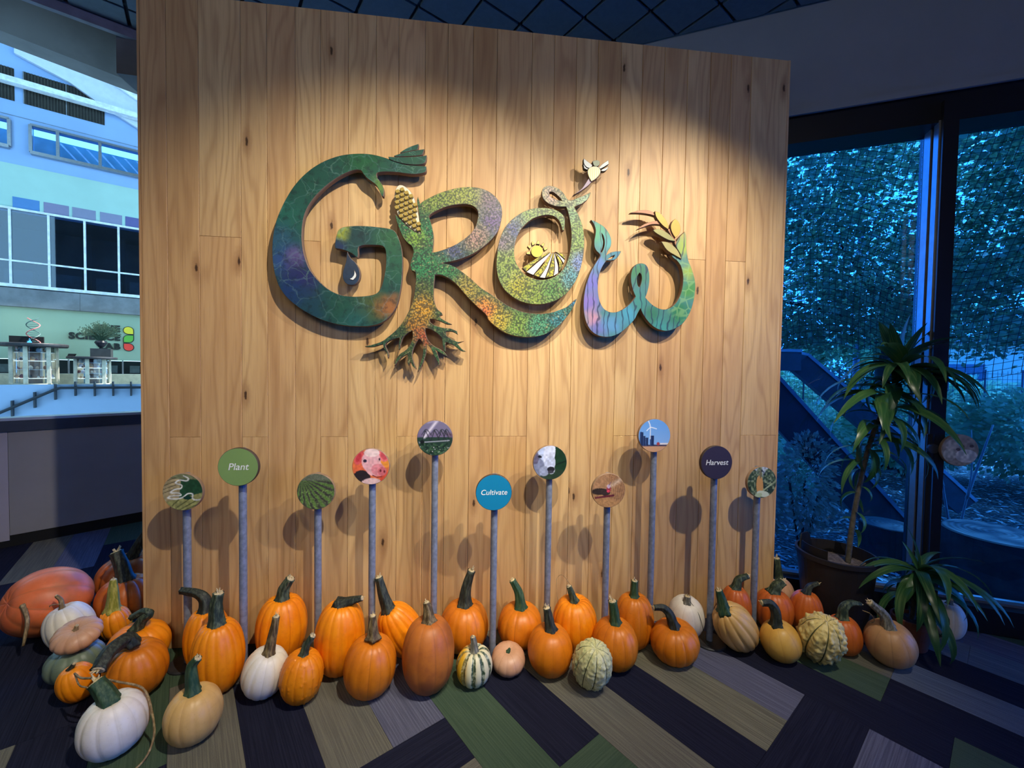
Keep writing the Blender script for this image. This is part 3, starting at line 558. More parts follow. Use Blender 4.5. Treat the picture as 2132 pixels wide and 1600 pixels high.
for (i0, i1, j0, j1, c) in plan:
    for i in range(i0, i1):
        for j in range(j0, j1): used[(i, j)] = 1
fill = []
for j in range(-14, 22):
    i = -24 + (j * 2) % 4
    while i < 16:
        if (i, j) in used: i += 1; continue
        n = 1
        while n < 4 and (i + n, j) not in used: n += 1
        fill.append((i, i + n, j, j + 1, rnd.choice('DDDDTTPGLB'))); i += n
def carpet_plank(i0, i1, j0, j1, c):
    perp = (j1 - j0) > (i1 - i0)
    g = 0.0006
    a0, a1 = -1.51 + i0 * CW + g, -1.51 + i1 * CW - g
    b0, b1 = 0.178 + j0 * CW + g, 0.178 + j1 * CW - g
    cx, cy = (a0 + a1) / 2, (b0 + b1) / 2
    o = ce1 * cx + ce2 * cy
    if o.y < 0.9: return
    ax = ce2 if perp else ce1; ay = Vector((-ax.y, ax.x))
    pts = [ce1 * a + ce2 * b for a, b in ((a0, b0), (a1, b0), (a1, b1), (a0, b1))]
    pts = clip_poly([(p.x, p.y) for p in pts], [(WINP[0] - WINN[0] * .045, WINP[1] - WINN[1] * .045, WINN[0], WINN[1]), (PARP[0] - PARN[0] * .04, PARP[1] - PARN[1] * .04, PARN[0], PARN[1])])
    if len(pts) < 3: return
    loc = [((Vector(p) - o).dot(ax), (Vector(p) - o).dot(ay)) for p in pts]
    MB().prism(loc, -0.007, 0.0).build('carpet_plank', CP[c], fl, (o.x, o.y, 0), (0, 0, math.atan2(ax.y, ax.x)))
for q in plan + fill: carpet_plank(*q)

# ------------------------------------------------------------------ ceiling of square tiles
CD = (0.797, 0.603)
CEIL = 3.82
edge_o = (-2.935, 2.661)
ceil_planes = [(WINP[0] - WINN[0] * .12, WINP[1] - WINN[1] * .12, WINN[0], WINN[1]), (edge_o[0], edge_o[1], -CD[1], CD[0])]
cp = clip_poly([(-6.5, -4), (5.2, -4), (5.2, 5), (-6.5, 5)], ceil_planes)
ce = MB().prism(cp, CEIL + 0.02, CEIL + 0.12).build('ceiling', M['ceiling_gap']); ce['kind'] = 'structure'
TP = 0.2985
for i in range(-14, 14):
    for j in range(2, 16):
        a, b = 0.352 * .6 + i * TP, 0.238 * .6 + (j - 1) * TP * .993
        g = 0.011
        q = [(CD[0] * u - CD[1] * w, CD[1] * u + CD[0] * w) for u, w in ((a + g, b + g), (a + TP - g, b + g), (a + TP - g, b + TP - g), (a + g, b + TP - g))]
        if q[0][1] < 1.9 or q[0][0] < -3.2 or q[0][0] > 4.5: continue
        q = clip_poly(q, [(p[0] - n[0] * .015, p[1] - n[1] * .015, n[0], n[1]) for p, n in (((x[0], x[1]), (x[2], x[3])) for x in ceil_planes)])
        if len(q) < 3: continue
        MB().prism(q, CEIL, CEIL + 0.021).build('ceiling_tile', M['ceiling'], ce)
e0 = Vector(edge_o)
trim = MB().box(-4, 1.7, -0.0, 0.035, CEIL - 0.06, CEIL + 0.14).build('trim_1', simple('grey_trim', (120, 118, 128), 0.7), None, (edge_o[0], edge_o[1], 0), (0, 0, math.atan2(CD[1], CD[0]))); trim['kind'] = 'structure'
rec = clip_poly([(-9, -4), (0, -4), (0, 6.5), (-9, 6.5)], [(edge_o[0], edge_o[1], CD[1], -CD[0]), (PARP[0], PARP[1], PARN[0], PARN[1])])
o = MB().prism(rec, 4.62, 4.72).build('ceiling_recess', simple('dark_recess', (26, 27, 30), 0.9)); o['kind'] = 'structure'
PAR_ANG = math.atan2(PARD[1], PARD[0])
o = MB().box(-4, 1.9, -0.06, 0.14, 4.15, 12.6).build('beam', M['concrete_dk'], None, (PARP[0], PARP[1], 0), (0, 0, PAR_ANG)); o['kind'] = 'structure'  # carried up out of view to block sky light from the atrium
o.name = 'trim_2'
o = MB().box(-0.16, 0.5, -0.12, 0.12, 3.52, 4.62).build('trim_3', M['concrete_dk'], None, (-2.62, 3.02, 0), (0, 0, math.radians(10))); o['kind'] = 'structure'

# ------------------------------------------------------------------ window wall
def winframe(name):
    return empty(name, (WINP[0], WINP[1], 0), WIN_ANG)
wr = winframe('wall_right'); wr['kind'] = 'structure'
MB().box(-6.4, 2.6, -0.12, 0.1, 3.16, 3.95).build('upper_wall', M['wall'], wr)
MB().box(-6.4, 2.6, -0.135, -0.12, 3.15, 3.185).build('wall_lip', M['wall'], wr)
MB().box(-6.4, 2.6, -0.05, 0.12, -0.15, 0.0).build('kerb', M['concrete'], wr)
for nm, s0, s1 in (('window_1', -6.4, -0.32), ('window_2', -0.32, 2.6)):
    w = winframe(nm); w['kind'] = 'structure'
    MB().box(s0, s1, -0.10, 0.09, 2.99, 3.16).build('head_frame', M['frame'], w)
    MB().box(s0, s1, -0.045, 0.09, 0.0, 0.15).build('sill_frame', M['frame'], w)
    MB().box(s0, s1, 0.02, 0.09, 0.15, 0.165).build('sill_edge', M['alu'], w)
    MB().box(s0 + (0.035 if s0 > -1 else 0), s1 - (0.035 if s1 < 0 else 0), 0.058, 0.064, 0.15, 3.0).build('pane', M['glass'], w)
t3 = winframe('trim_4'); t3['kind'] = 'structure'
MB().box(-0.355, -0.285, -0.13, 0.09, 0.0, 3.1).build('mullion', M['frame'], t3)
MB().box(-0.363, -0.355, -0.03, 0.03, 0.15, 3.0).build('mullion_cover', M['alu'], t3)
MB().box(-0.363, -0.355, -0.105, -0.06, 0.15, 3.0).build('mullion_cover', M['alu'], t3)

# ------------------------------------------------------------------ walls behind the camera
wm = M['wall']
for nm, p, q in (('wall_south', (-6.5, -4.05), (5.2, -4.05)), ('wall_west', (-6.55, 0.85), (-6.55, -4))):
    v = Vector(q) - Vector(p)
    o = MB().box(0, v.length, -0.05, 0.05, -0.15, 4.75).build(nm, wm, None, (p[0], p[1], 0), (0, 0, math.atan2(v.y, v.x))); o['kind'] = 'structure'
# unseen side window, added to bring blue light in from the right
we = empty('wall_east', (5.25, -4, 0)); we['kind'] = 'structure'
MB().box(-0.1, 0.12, 0, 5.6, 3.16, 4.0).build('upper_wall', M['wall'], we)
w6 = empty('window_6', (5.25, -4, 0)); w6['kind'] = 'structure'
MB().box(-0.05, 0.09, 0, 5.6, -0.15, 0.15).build('sill_frame', M['frame'], w6)
MB().box(-0.10, 0.09, 0, 5.6, 2.99, 3.16).build('head_frame', M['frame'], w6)
for y in (0.0, 1.85, 3.70, 5.53): MB().box(-0.13, 0.09, y, y + .07, 0.15, 2.99).build('mullion', M['frame'], w6)
for y in (0.07, 1.92, 3.77): MB().box(0.05, 0.056, y, y + 1.76, 0.15, 2.99).build('pane', M['glass'], w6)

# ------------------------------------------------------------------ parapet and atrium
pp = empty('wall_left', (PARP[0], PARP[1], 0), PAR_ANG); pp['kind'] = 'structure'
grey = simple('parapet_grey', (142, 140, 142), 0.75, 0.05, 3)
MB().box(0.055, 1.9, -0.03, 0.12, 0.09, 0.95).build('panel', grey, pp)
MB().box(-0.035, 0.053, -0.03, 0.12, 0.05, 0.95).build('end_panel', simple('parapet_pale', (165, 160, 170), 0.7, 0.05, 3), pp)
MB().box(-3.4, -0.037, -0.03, 0.12, 0.05, 0.95).build('panel', simple('parapet_blue_glass', (40, 80, 120), 0.3, 0.05, 3), pp)
MB().box(-3.4, 1.9, -0.02, 0.11, -0.15, 0.09).build('kick_base', M['dark'], pp)
MB().box(-3.4, 1.9, -0.045, 0.13, 0.95, 1.04).build('cap_rail', simple('cap_dark', (60, 66, 76), 0.35, 0.1), pp)
MB().box(-3.4, 1.9, -0.03, 0.13, 1.04, 1.062).build('cap_top', simple('cap_top_metal', (190, 200, 210), 0.25, 0.05, metal=0.3), pp)

FO = Vector(D['fac_o']); FA = math.radians(D['fac_ang'])
def fac(name): return empty(name, FO, FA)
fw = fac('wall_far'); fw['kind'] = 'structure'
blue_w = simple('far_wall_blue', (150, 182, 226), 0.8, 0.04, 1)
uw = MB().box(-6, 4, 0.10, 0.3, 5.42, 6.95).box(-6, 4, 0.10, 0.3, 7.645, 12)
uw.box(-6, -3.2, 0.10, 0.3, 6.95, 7.645).box(-1.02, -0.665, 0.10, 0.3, 6.95, 7.645).box(1.9, 4, 0.10, 0.3, 6.95, 7.645).build('upper_wall', blue_w, fw)
MB().box(-6, 4, 0.085, 0.10, 5.42, 6.58).build('painted_band', simple('far_wall_cyan', (170, 206, 196), 0.8, 0.04, 1), fw)
MB().box(-6, 4, 0.092, 0.10, 7.78, 7.80).build('wall_joint', simple('joint_blue_grey', (120, 140, 165), 0.8), fw)  # thin blue-grey strip along the wall joint
MB().box(-6, 0.18, -0.06, 0.3, 2.98, 3.44).build('concrete_band', M['concrete'], fw)
MB().box(0.185, 4, -0.06, 0.3, 2.98, 3.44).build('concrete_band', M['concrete'], fw)
green_w = simple('far_wall_green', (146, 172, 152), 0.8, 0.04, 1)
MB().box(-6, 4, 0.10, 0.3, 1.66, 2.98).build('green_wall', green_w, fw)
MB().box(-6, 4, 1.2, 1.3, 0.4, 1.66).build('back_wall', simple('shop_dark', (30, 32, 36), 0.7), fw)
MB().box(-6, 4, 0.0, 0.3, 0.9, 1.28).build('shop_counter', simple('counter_cream', (190, 185, 160), 0.6), fw)
for x in (-0.08, 0.98, 1.75): MB().box(x, x + .03, 0.02, 0.06, 1.28, 1.66).build('shop_post', M['alu'], fw)
for x in (-1.55, 0.55, 1.05, 1.30): MB().box(x, x + 0.22, 0.9, 1.0, 1.3, 1.52).build('shop_shelf', simple('shop_shelf_grey', (90, 95, 100), 0.6), fw)
MB().box(-6, 4, -4.4, 0.3, 0.75, 0.9).build('far_floor', simple('far_floor_grey', (120, 125, 130), 0.7), fw)
for x0, x1, rgb in ((-1.0, -0.545, (84, 132, 186)), (-0.47, -0.018, (134, 130, 160)), (0.045, 0.49, (134, 136, 162)), (0.575, 1.015, (136, 138, 166)), (1.085, 1.52, (98, 98, 152))):
    MB().box(x0, x1, 0.075, 0.085, 5.47, 5.76).build('colour_square', simple('square_paint', rgb, 0.8, 0.03), fw)
def louver(x0, x1, z0, z1):
    m = MB().box(x0, x1, 0.088, 0.1, z0, z1)
    o = m.build('louver_vent', simple('louver_brown', (40, 40, 38), 0.7), fw)
    n = int((x1 - x0) / 0.055)
    q = MB()
    for k in range(n): q.box(x0 + (k + .15) * (x1 - x0) / n, x0 + (k + .55) * (x1 - x0) / n, 0.075, 0.088, z0, z1)
    b = q.build('louver_blade', simple('louver_brown_light', (56, 55, 50), 0.6), o); b['kind'] = 'stuff'
    MB().box(x0 - .02, x0, 0.07, 0.1, z0, z1).build('louver_edge', M['alu'], o)
for x0, x1 in ((-3.4, -2.2), (-2.1, -0.935), (-0.765, -0.045), (-0.02, 0.69)): louver(x0, x1, 8.155, 8.955)
MB().box(-6, 4, -0.25, -0.05, 8.46, 8.60).build('light_rail', simple('white_rail', (225, 235, 240), 0.5), fw)
roofw = simple('roof_white', (205, 215, 230), 0.8, 0.04)
MB().wallprism([(-0.9, 9.3), (0.05, 8.99), (0.69, 8.61), (1.45, 8.25), (4, 7.6), (4, 12), (-0.9, 12)], -0.02, 0.075).build('sloping_soffit', roofw, fw)
MB().wallprism([(0.69, 9.37), (1.45, 8.98), (4, 7.9), (4, 8.0), (1.45, 9.10), (0.69, 9.47)], -0.12, -0.03).build('soffit_light_strip', simple('strip_white', (235, 240, 245), 0.5), fw)
for n, (x0, x1, z0, z1, nx, trans) in enumerate(((-0.665, 1.9, 6.955, 7.64, [-0.19, 0.60], None), (-3.2, -1.02, 6.98, 7.65, [-2.1], None), (-3.1, 2.6, 3.53, 5.44, [-2.4, -1.72, -1.043, -0.381, 0.278, 0.945, 1.62, 2.3], 4.137))):
    w = fac('window_%d' % (n + 3)); w['kind'] = 'structure'
    fm = M['alu'] if trans is None else simple('white_frame', (225, 232, 235), 0.5)
    edges = [x0] + nx + [x1]
    t = 0.03 if trans is None else 0.02
    for x in edges: MB().box(x - t, x + t, 0.0, 0.09, z0, z1).build('mullion', fm, w)
    MB().box(x0, x1, 0.0, 0.09, z1 - .02, z1 + .03).build('head_frame', fm, w)
    MB().box(x0, x1, -0.04, 0.09, z0 - .06, z0 + .02).build('sill', fm, w)
    if trans: MB().box(x0, x1, 0.01, 0.09, trans - .02, trans + .02).build('transom', fm, w)
    for k in range(len(edges) - 1):
        for a, b in ([(z0, z1)] if not trans else [(z0, trans), (trans, z1)]):
            MB().box(edges[k] + t, edges[k + 1] - t, 0.05, 0.056, a + .02, b - .02).build('pane', M['glass_far'], w)
# rooms behind those windows
inn = simple('office_dark', (46, 50, 60), 0.8, 0.2, 2)
MB().box(-6, 4, 2.0, 2.1, 3.4, 5.42).build('office_back', inn, fw)
MB().box(-6, 4, 0.3, 2.0, 5.40, 5.42).build('office_ceiling', inn, fw)
MB().box(-6, 4, 0.3, 2.0, 3.42, 3.46).build('office_floor', inn, fw)
for x in (-1.5, -.75, 0.05, 0.8, 1.5): MB().box(x, x + .12, 1.5, 1.6, 3.46, 5.4).build('office_column', simple('office_column_dark', (40, 44, 52), 0.8), fw)
for x in (-1.3, -.4, 0.4, 1.1): MB().box(x, x + .5, 0.6, 1.1, 3.46, 4.0).build('office_desk', simple('office_desk_grey', (80, 84, 88), 0.7), fw)
MB().box(-6, 4, 0.9, 1.0, 6.9, 7.7).build('loft_back', simple('loft_teal', (110, 160, 170), 0.7, 0.2, 2), fw)
for k in range(9):
    x = -0.3 + k * .26
    MB().wallprism([(x, 7.6), (x + .05, 7.6), (x + .55, 7.0), (x + .50, 7.0)], 0.7, 0.72).build('truss_reflection', simple('reflection_white', (225, 235, 240), 0.6), fw)  # reflection of lit roof trusses, built as white slats behind the panes
# side wall of the stair with its handrail
sw = fac('trim_5'); sw['kind'] = 'structure'
MB().box(-6, 4, -4.5, -4.4, 0.0, 1.135).build('stair_wall', simple('stair_wall_pale', (124, 148, 178), 0.6, 0.04, 1), sw)
hr = fac('stair_handrail'); tag(hr, 'dark tube handrail bending down along the pale stair wall across the atrium', 'handrail')
dk = simple('handrail_dark', (40, 46, 54), 0.4, metal=0.4)
MB().tube([(4, -4.62, 1.07), (0.668, -4.62, 1.075), (0.6, -4.62, 1.05), (-0.082, -4.62, 0.638), (-2.0, -4.62, -0.45)], 0.025, 8).build('rail', dk, hr)
for x, z0, z1 in ((0.053, 0.562, 0.849), (0.326, 0.707, 1.0), (0.587, 0.85, 1.149), (0.851, 0.917, 1.194), (1.114, 0.905, 1.193), (1.376, 0.904, 1.192), (1.64, .9, 1.19)):
    MB().box(x - .011, x + .011, -4.60, -4.505, z0, z1).build('bracket', dk, hr)
o = MB().box(-22, -3.2, 4.6, 22, -1.3, -1.2).build('floor_2', simple('lower_floor', (120, 125, 130), 0.8)); o['kind'] = 'structure'  # unseen floor, added to stop sky light leaking up from below

# unseen roof slabs and end wall, added to dim the atrium through a narrow gap
ar = fac('light_block_roof'); ar['kind'] = 'structure'
MB().box(-9, 12, -1.2, 0.3, 12.0, 12.2).build('light_block_slab', M['concrete'], ar)
MB().box(-9, 12, -16, -2.05, 12.0, 12.2).build('light_block_slab', M['concrete'], ar)
o = MB().box(-9.2, -9, -16, 0.3, -1.2, 12.2).build('light_block_wall', M['wall'], None, FO, (0, 0, FA)); o['kind'] = 'structure'
# ------------------------------------------------------------------ things across the atrium
def text_mesh(txt, size, shear=0.0, extrude=0.0, offset=0.0, align='CENTER', spacing=1.0):
    cu = bpy.data.curves.new('text', 'FONT'); cu.body = txt; cu.size = size; cu.shear = shear
    cu.extrude = extrude; cu.offset = offset; cu.align_x = align; cu.align_y = 'CENTER'; cu.space_character = spacing; cu.resolution_u = 4
    o = bpy.data.objects.new('text', cu); COL.objects.link(o)
    dg = bpy.context.evaluated_depsgraph_get(); me = bpy.data.meshes.new_from_object(o.evaluated_get(dg))
    bpy.data.objects.remove(o); bpy.data.curves.remove(cu)
    return me
STAND = Matrix(((1, 0, 0, 0), (0, 0, -1, 0), (0, 1, 0, 0), (0, 0, 0, 1)))   # text plane -> upright, facing -y
sig = fac('lab_sign'); tag(sig, 'dark block letters reading THE SCIENCE LAB on the pale green wall across the atrium', 'sign')
lt = simple('sign_letter_grey', (24, 30, 30), 0.5)
for txt, x, z in (('THE', 0.942, 2.555), ('SCIENCE', 0.942, 2.305), ('LAB', 0.942, 2.05)):
    me = text_mesh(txt, 0.235, extrude=0.02, offset=0.010, align='RIGHT', spacing=1.12)
    me.transform(STAND); link('lettering', me, lt, sig, (x, 0.08, z - 0.0))
lg = fac('leaf_emblem'); tag(lg, 'emblem of three leaf shapes, yellow over green over red, beside the lab lettering', 'emblem')
def leafshape(cx, cz, r, corners):
    pts = []
    for q in range(4):
        a0 = q * PI / 2
        if q in corners: pts.append((cx + r * (1 if q in (0, 3) else -1), cz + r * (1 if q < 2 else -1)))
        else: pts += [(cx + r * math.cos(a0 + k * PI / 16), cz + r * math.sin(a0 + k * PI / 16)) for k in range(9)]
    return pts
for z, rgb, cs in ((2.53, (226, 214, 60), (3,)), (2.29, (96, 176, 70), (0, 2)), (2.05, (235, 72, 60), (1,))):
    MB().wallprism(leafshape(1.12, z, .115, cs), 0.075, 0.10).build('leaf_outline', lt, lg)
    MB().wallprism(leafshape(1.12, z, .098, cs), 0.06, 0.078).build('leaf_fill', simple('emblem_paint', rgb, 0.5, 0.03), lg)

glow = emit('shelf_glow', (255, 244, 225), 1.6)
trinket = [simple('trinket', c, 0.5) for c in ((210, 205, 190), (180, 150, 120), (120, 70, 70), (200, 200, 210), (90, 80, 75))]
def tower(label, cx, cy, rt, zt, rb, th):
    t = fac('display_case'); tag(t, label, 'display case')
    MB().lathe([(rt * .97, zt - th), (rt, zt - th * .7), (rt, zt - .02), (rt * .98, zt)], 40, (cx, cy, 0)).build('canopy', simple('canopy_dark', (52, 52, 56), 0.5), t)
    MB().lathe([(rb * 1.02, 0.9), (rb * 1.02, 1.05)], 32, (cx, cy, 0)).build('base', simple('case_cream', (200, 195, 175), 0.6), t)
    for k in range(6):
        a = 0.35 + k * PI / 3
        MB().box(cx + rb * math.cos(a) - .035, cx + rb * math.cos(a) + .035, cy + rb * math.sin(a) - .03, cy + rb * math.sin(a) + .03, 1.05, zt - th).build('post', simple('case_cream_post', (205, 200, 180), 0.6), t)
    MB().lathe([(rb * .97, 1.05), (rb * .97, zt - th)], 32, (cx, cy, 0)).build('glass_drum', M['glass_far'], t)
    core = MB().lathe([(rb * .35, 1.05), (rb * .35, zt - th)], 16, (cx, cy, 0)).build('core', simple('case_core', (110, 100, 95), 0.6), t)
    for k in range(4):
        z = 1.17 + k * (zt - th - 1.22) / 3.4
        sh = MB().lathe([(rb * .9, z), (rb * .9, z + .012)], 24, (cx, cy, 0)).build('shelf', glow if k % 2 == 0 else simple('shelf_white', (220, 220, 215), 0.4), t)
        for q in range(9):
            a = -PI + q * PI / 8 + rnd.uniform(-.1, .1); r = rb * rnd.uniform(.55, .82); s = rnd.uniform(.02, .05)
            MB().lathe([(s * .5, 0), (s, s * .6), (s * .8, s * 1.6), (s * .2, s * 2.2)], 8, (cx + r * math.cos(a), cy + r * math.sin(a), z + .012)).build('exhibit', trinket[(q + k) % 5], sh)
    return t
tower('tall round display case with glowing shelves under a wide dark canopy, beneath the helix sculpture', -0.49, -1.2 + .4, 0.58, 2.03, 0.37, 0.09)
tower('shorter round display case under a dark canopy that carries the planter', 0.535, -1.2 + .3, 0.47, 1.735, 0.31, 0.06)
for q, (x0, x1, z) in enumerate(((0.1, 0.24, 0),)):
    bx_ = fac('small_dark_box'); tag(bx_, 'small dark box lying on the canopy of the shorter display case', 'box')
    MB().wallprism([(x0, 1.737), (x1 - .03, 1.737), (x1, 1.80), (x0 + .02, 1.80)], -1.0, -0.85).build('body', M['dark'], bx_)
sc_ = fac('screen_panel'); tag(sc_, 'low black screen panel with a small blue light atop the taller display case', 'screen')
MB().box(-0.89, -0.33, -0.82, -0.76, 2.032, 2.20).build('panel', M['dark'], sc_)
MB().wallprism([(-0.60, 2.05), (-0.52, 2.05), (-0.56, 2.15)], -0.835, -0.82).build('blue_light', emit('blue_light', (70, 170, 255), 2.0), sc_)
hx = fac('helix_sculpture'); tag(hx, 'thin double helix sculpture rising from the taller display case', 'sculpture')
hm = simple('helix_metal', (70, 100, 100), 0.4)
for ph in (0, PI):
    MB().tube([(-0.47 + .11 * math.cos(ph + z * 1.0), -0.95 + .11 * math.sin(ph + z * 1.0), 2.03 + z * .068) for z in [i * .25 for i in range(37)]], 0.010, 6).build('strand', hm if ph else simple('helix_red', (200, 110, 110), 0.4), hx)
for i in range(12):
    a = i * .75; z = 2.03 + .068 * a
    MB().tube([(-0.47 + .11 * math.cos(a), -0.95 + .11 * math.sin(a), z), (-0.47 - .11 * math.cos(a), -0.95 - .11 * math.sin(a), z)], 0.006, 5).build('rung', hm, hx)
pl = fac('planter_box'); tag(pl, 'dark rectangular planter with a bushy wispy plant in front of the lab lettering', 'planter')
MB().box(0.52, 0.90, -1.1, -0.75, 1.737, 1.95).build('box', simple('planter_grey', (50, 52, 54), 0.6), pl)
MB().lathe([(.05, 0), (.09, .05), (.13, .12), (.1, .17), (.05, .16)], 14, (0.70, -0.93, 1.99)).build('bowl', simple('bowl_dark', (34, 36, 46), 0.3), pl)
MB().tube([(0.70, -.93, 1.94), (0.70, -.93, 2.01)], 0.03, 8).build('bowl_foot', M['dark'], pl)
q = MB()
for k in range(420):
    a = rnd.uniform(0, 2 * PI); sp = rnd.uniform(.05, .42); h = rnd.uniform(.2, .50) * (1.15 - sp)
    p0 = Vector((0.70, -.93, 2.12)); p2 = p0 + Vector((sp * math.cos(a), sp * .6 * math.sin(a), h)); p1 = p0.lerp(p2, .5) + Vector((0, 0, .06))
    q.tube([p0, p1, p2], [.003, .003, .002], 3, cap=False)
    for z in range(3):
        c = p1.lerp(p2, .4 + .3 * z); s = .014
        q.add([tuple(c + Vector((-s, 0, -s * .5))), tuple(c + Vector((s, rnd.uniform(-s, s), 0))), tuple(c + Vector((0, 0, s * 1.6)))], [(0, 1, 2)])
fo_ = q.build('foliage', simple('wispy_leaf', (60, 84, 66), 0.7), pl); fo_['kind'] = 'stuff'

# ------------------------------------------------------------------ the four letters of the wall sign
def smooth_outline(pts, n=4):
    N = len(pts); out = []
    def corner(i):
        a = Vector(pts[i]) - Vector(pts[i - 1]); b = Vector(pts[(i + 1) % N]) - Vector(pts[i])
        return a.length < 1e-6 or b.length < 1e-6 or a.angle(b) > math.radians(48)
    cs = [corner(i) for i in range(N)]
    for i in range(N):
        b, c = Vector(pts[i]), Vector(pts[(i + 1) % N])
        a = Vector(pts[i - 1]) if not cs[i] else b * 2 - c
        d = Vector(pts[(i + 2) % N]) if not cs[(i + 1) % N] else c * 2 - b
        for k in range(n):
            t = k / n
            # centripetal-ish: scale tangents by the span
            L = (c - b).length
            ta = (c - a); tb = (d - b)
            if ta.length > 1e-9: ta = ta.normalized() * L
            if tb.length > 1e-9: tb = tb.normalized() * L
            h00 = 2 * t ** 3 - 3 * t ** 2 + 1; h10 = t ** 3 - 2 * t ** 2 + t; h01 = -2 * t ** 3 + 3 * t ** 2; h11 = t ** 3 - t ** 2
            out.append(tuple(b * h00 + ta * h10 + c * h01 + tb * h11))
    return out
def flat_mesh(outlines, depth, front, org, n=4, bevel=0.0015):
    cu = bpy.data.curves.new('shape', 'CURVE'); cu.dimensions = '2D'; cu.fill_mode = 'BOTH'
    cu.extrude = depth / 2 - bevel; cu.bevel_depth = bevel; cu.bevel_resolution = 0; cu.offset = -bevel
    for ol in outlines:
        pts = smooth_outline(ol, n) if n > 1 else ol
        sp = cu.splines.new('POLY'); sp.points.add(len(pts) - 1)
        for i, p in enumerate(pts): sp.points[i].co = (p[0] - org[0], p[1] - org[1], 0, 1)
        sp.use_cyclic_u = True
    o = bpy.data.objects.new('shape', cu); COL.objects.link(o)
    dg = bpy.context.evaluated_depsgraph_get(); me = bpy.data.meshes.new_from_object(o.evaluated_get(dg))
    bpy.data.objects.remove(o); bpy.data.curves.remove(cu)
    me.materials.clear()
    me.transform(Matrix.Translation((0, -front + depth / 2, 0)) @ STAND)
    return me
def flat_part(name, outlines, depth, front, org, mats, parent, n=4):
    me = flat_mesh(outlines, depth, front, org, n)
    me.materials.append(mats[0]); me.materials.append(mats[1])
    for p in me.polygons: p.material_index = 0 if abs(p.normal.y) > 0.9 else 1
    return link(name, me, None, parent)
def print_mat(name, blobs, org, base, style):
    t = NT(name); o = t.obj()
    n0 = t.noise(o, 9.0, 3.0, 0.6); 
    wob = t.new('ShaderNodeTexNoise'); t.l.new(o, wob.inputs['Vector']); wob.inputs['Scale'].default_value = 14.0; wob.inputs['Detail'].default_value = 4.0
    p = t.vmath('ADD', o, t.vmath('MULTIPLY', t.vmath('SUBTRACT', wob.outputs['Color'], (0.5, 0.5, 0.5)), (0.09, 0.0, 0.09)))
    c = lin(base)
    for (s, v, r, rgb) in blobs:
        d = t.vmath('DISTANCE', t.vmath('MULTIPLY', p, (1, 0, 1)), (s - org[0], 0, v - org[1]))
        c = t.mix(t.ramp(d, r * 1.15, r * 0.1), c, lin(rgb))
    flat = t.vmath('MULTIPLY', o, (1, 0, 1))
    if style == 'G':
        w = t.vmath('ADD', flat, t.vmath('MULTIPLY', wob.outputs['Color'], (0.07, 0, 0.07)))
        e = t.voronoi(w, 17.0, 'DISTANCE_TO_EDGE'); reg = t.ramp(t.noise(flat, 4.5, 1.0), 0.46, 0.56)
        c = t.mix(t.math('MULTIPLY', t.math('MULTIPLY', t.ramp(e, 0.035, 0.008), reg), 0.3), c, lin((110, 150, 130)))
        e2 = t.voronoi(w, 8.0, 'DISTANCE_TO_EDGE')
        c = t.mix(t.math('MULTIPLY', t.ramp(e2, 0.03, 0.006), 0.16), c, lin((110, 150, 150)))
        c = t.mix(t.math('MULTIPLY', t.ramp(t.noise(flat, 26.0, 4.0, 0.7), 0.48, 0.66), 0.55), c, lin((10, 30, 36)))
    elif style in 'RO':
        sp = t.noise(flat, 130.0, 2.0, 0.8); sp2 = t.voronoi(flat, 105.0, 'F1')
        c = t.mix(t.math('MULTIPLY', t.ramp(sp, 0.52, 0.66), 0.5), c, lin((225, 220, 190)), 'OVERLAY')
        c = t.mix(t.math('MULTIPLY', t.ramp(sp2, 0.3, 0.7), 0.8), c, lin((26, 40, 36)))
        c = t.mix(t.math('MULTIPLY', t.ramp(t.noise(flat, 60.0, 3.0, 0.7), 0.55, 0.7), 0.35), c, lin((230, 215, 150)))
    else:
        hx_ = t.voronoi(flat, 21.0, 'DISTANCE_TO_EDGE', 0.7)
        reg = t.math('MULTIPLY', t.ramp(t.vmath('DISTANCE', flat, (blobs[-4][0] - org[0], 0, blobs[-4][1] - org[1])), 0.21, 0.15), 1.0)
        c = t.mix(t.math('MULTIPLY', t.math('MULTIPLY', t.ramp(hx_, 0.10, 0.03), reg), 0.4), c, lin((140, 185, 120)))
        vw = t.new('ShaderNodeTexWave'); t.val(vw.inputs[0], t.vmath('MULTIPLY', flat, (1.0, 1.0, 0.55))); vw.inputs['Scale'].default_value = 9.0; vw.inputs['Distortion'].default_value = 7.0; vw.inputs['Detail'].default_value = 2.0; vw.inputs['Detail Scale'].default_value = 1.6
        inv = t.math('SUBTRACT', 1.0, reg)
        c = t.mix(t.math('MULTIPLY', t.math('MULTIPLY', t.ramp(vw.outputs[1], 0.16, 0.03), inv), 0.75), c, lin((28, 42, 74)))
    return t.set(c, 0.42, 0.4)
edge_m = simple('cut_edge', (120, 100, 84), 0.7)
LD, BB = D['L'], D['B']
TH = 0.034
def letter(name, label, key):
    xs = [p[0] for p in LD[key]]; zs = [p[1] for p in LD[key]]
    org = ((min(xs) + max(xs)) / 2, min(zs))
    t = empty(name, tuple(WO + Vector((org[0] * math.cos(WA), org[0] * math.sin(WA), org[1]))), WA)
    tag(t, label, 'letter')
    return t, org
def inside(p, poly):
    r = False
    for i in range(len(poly)):
        a, b = poly[i], poly[i - 1]
        if (a[1] > p[1]) != (b[1] > p[1]) and p[0] < (b[0] - a[0]) * (p[1] - a[1]) / (b[1] - a[1]) + a[0]: r = not r
    return r
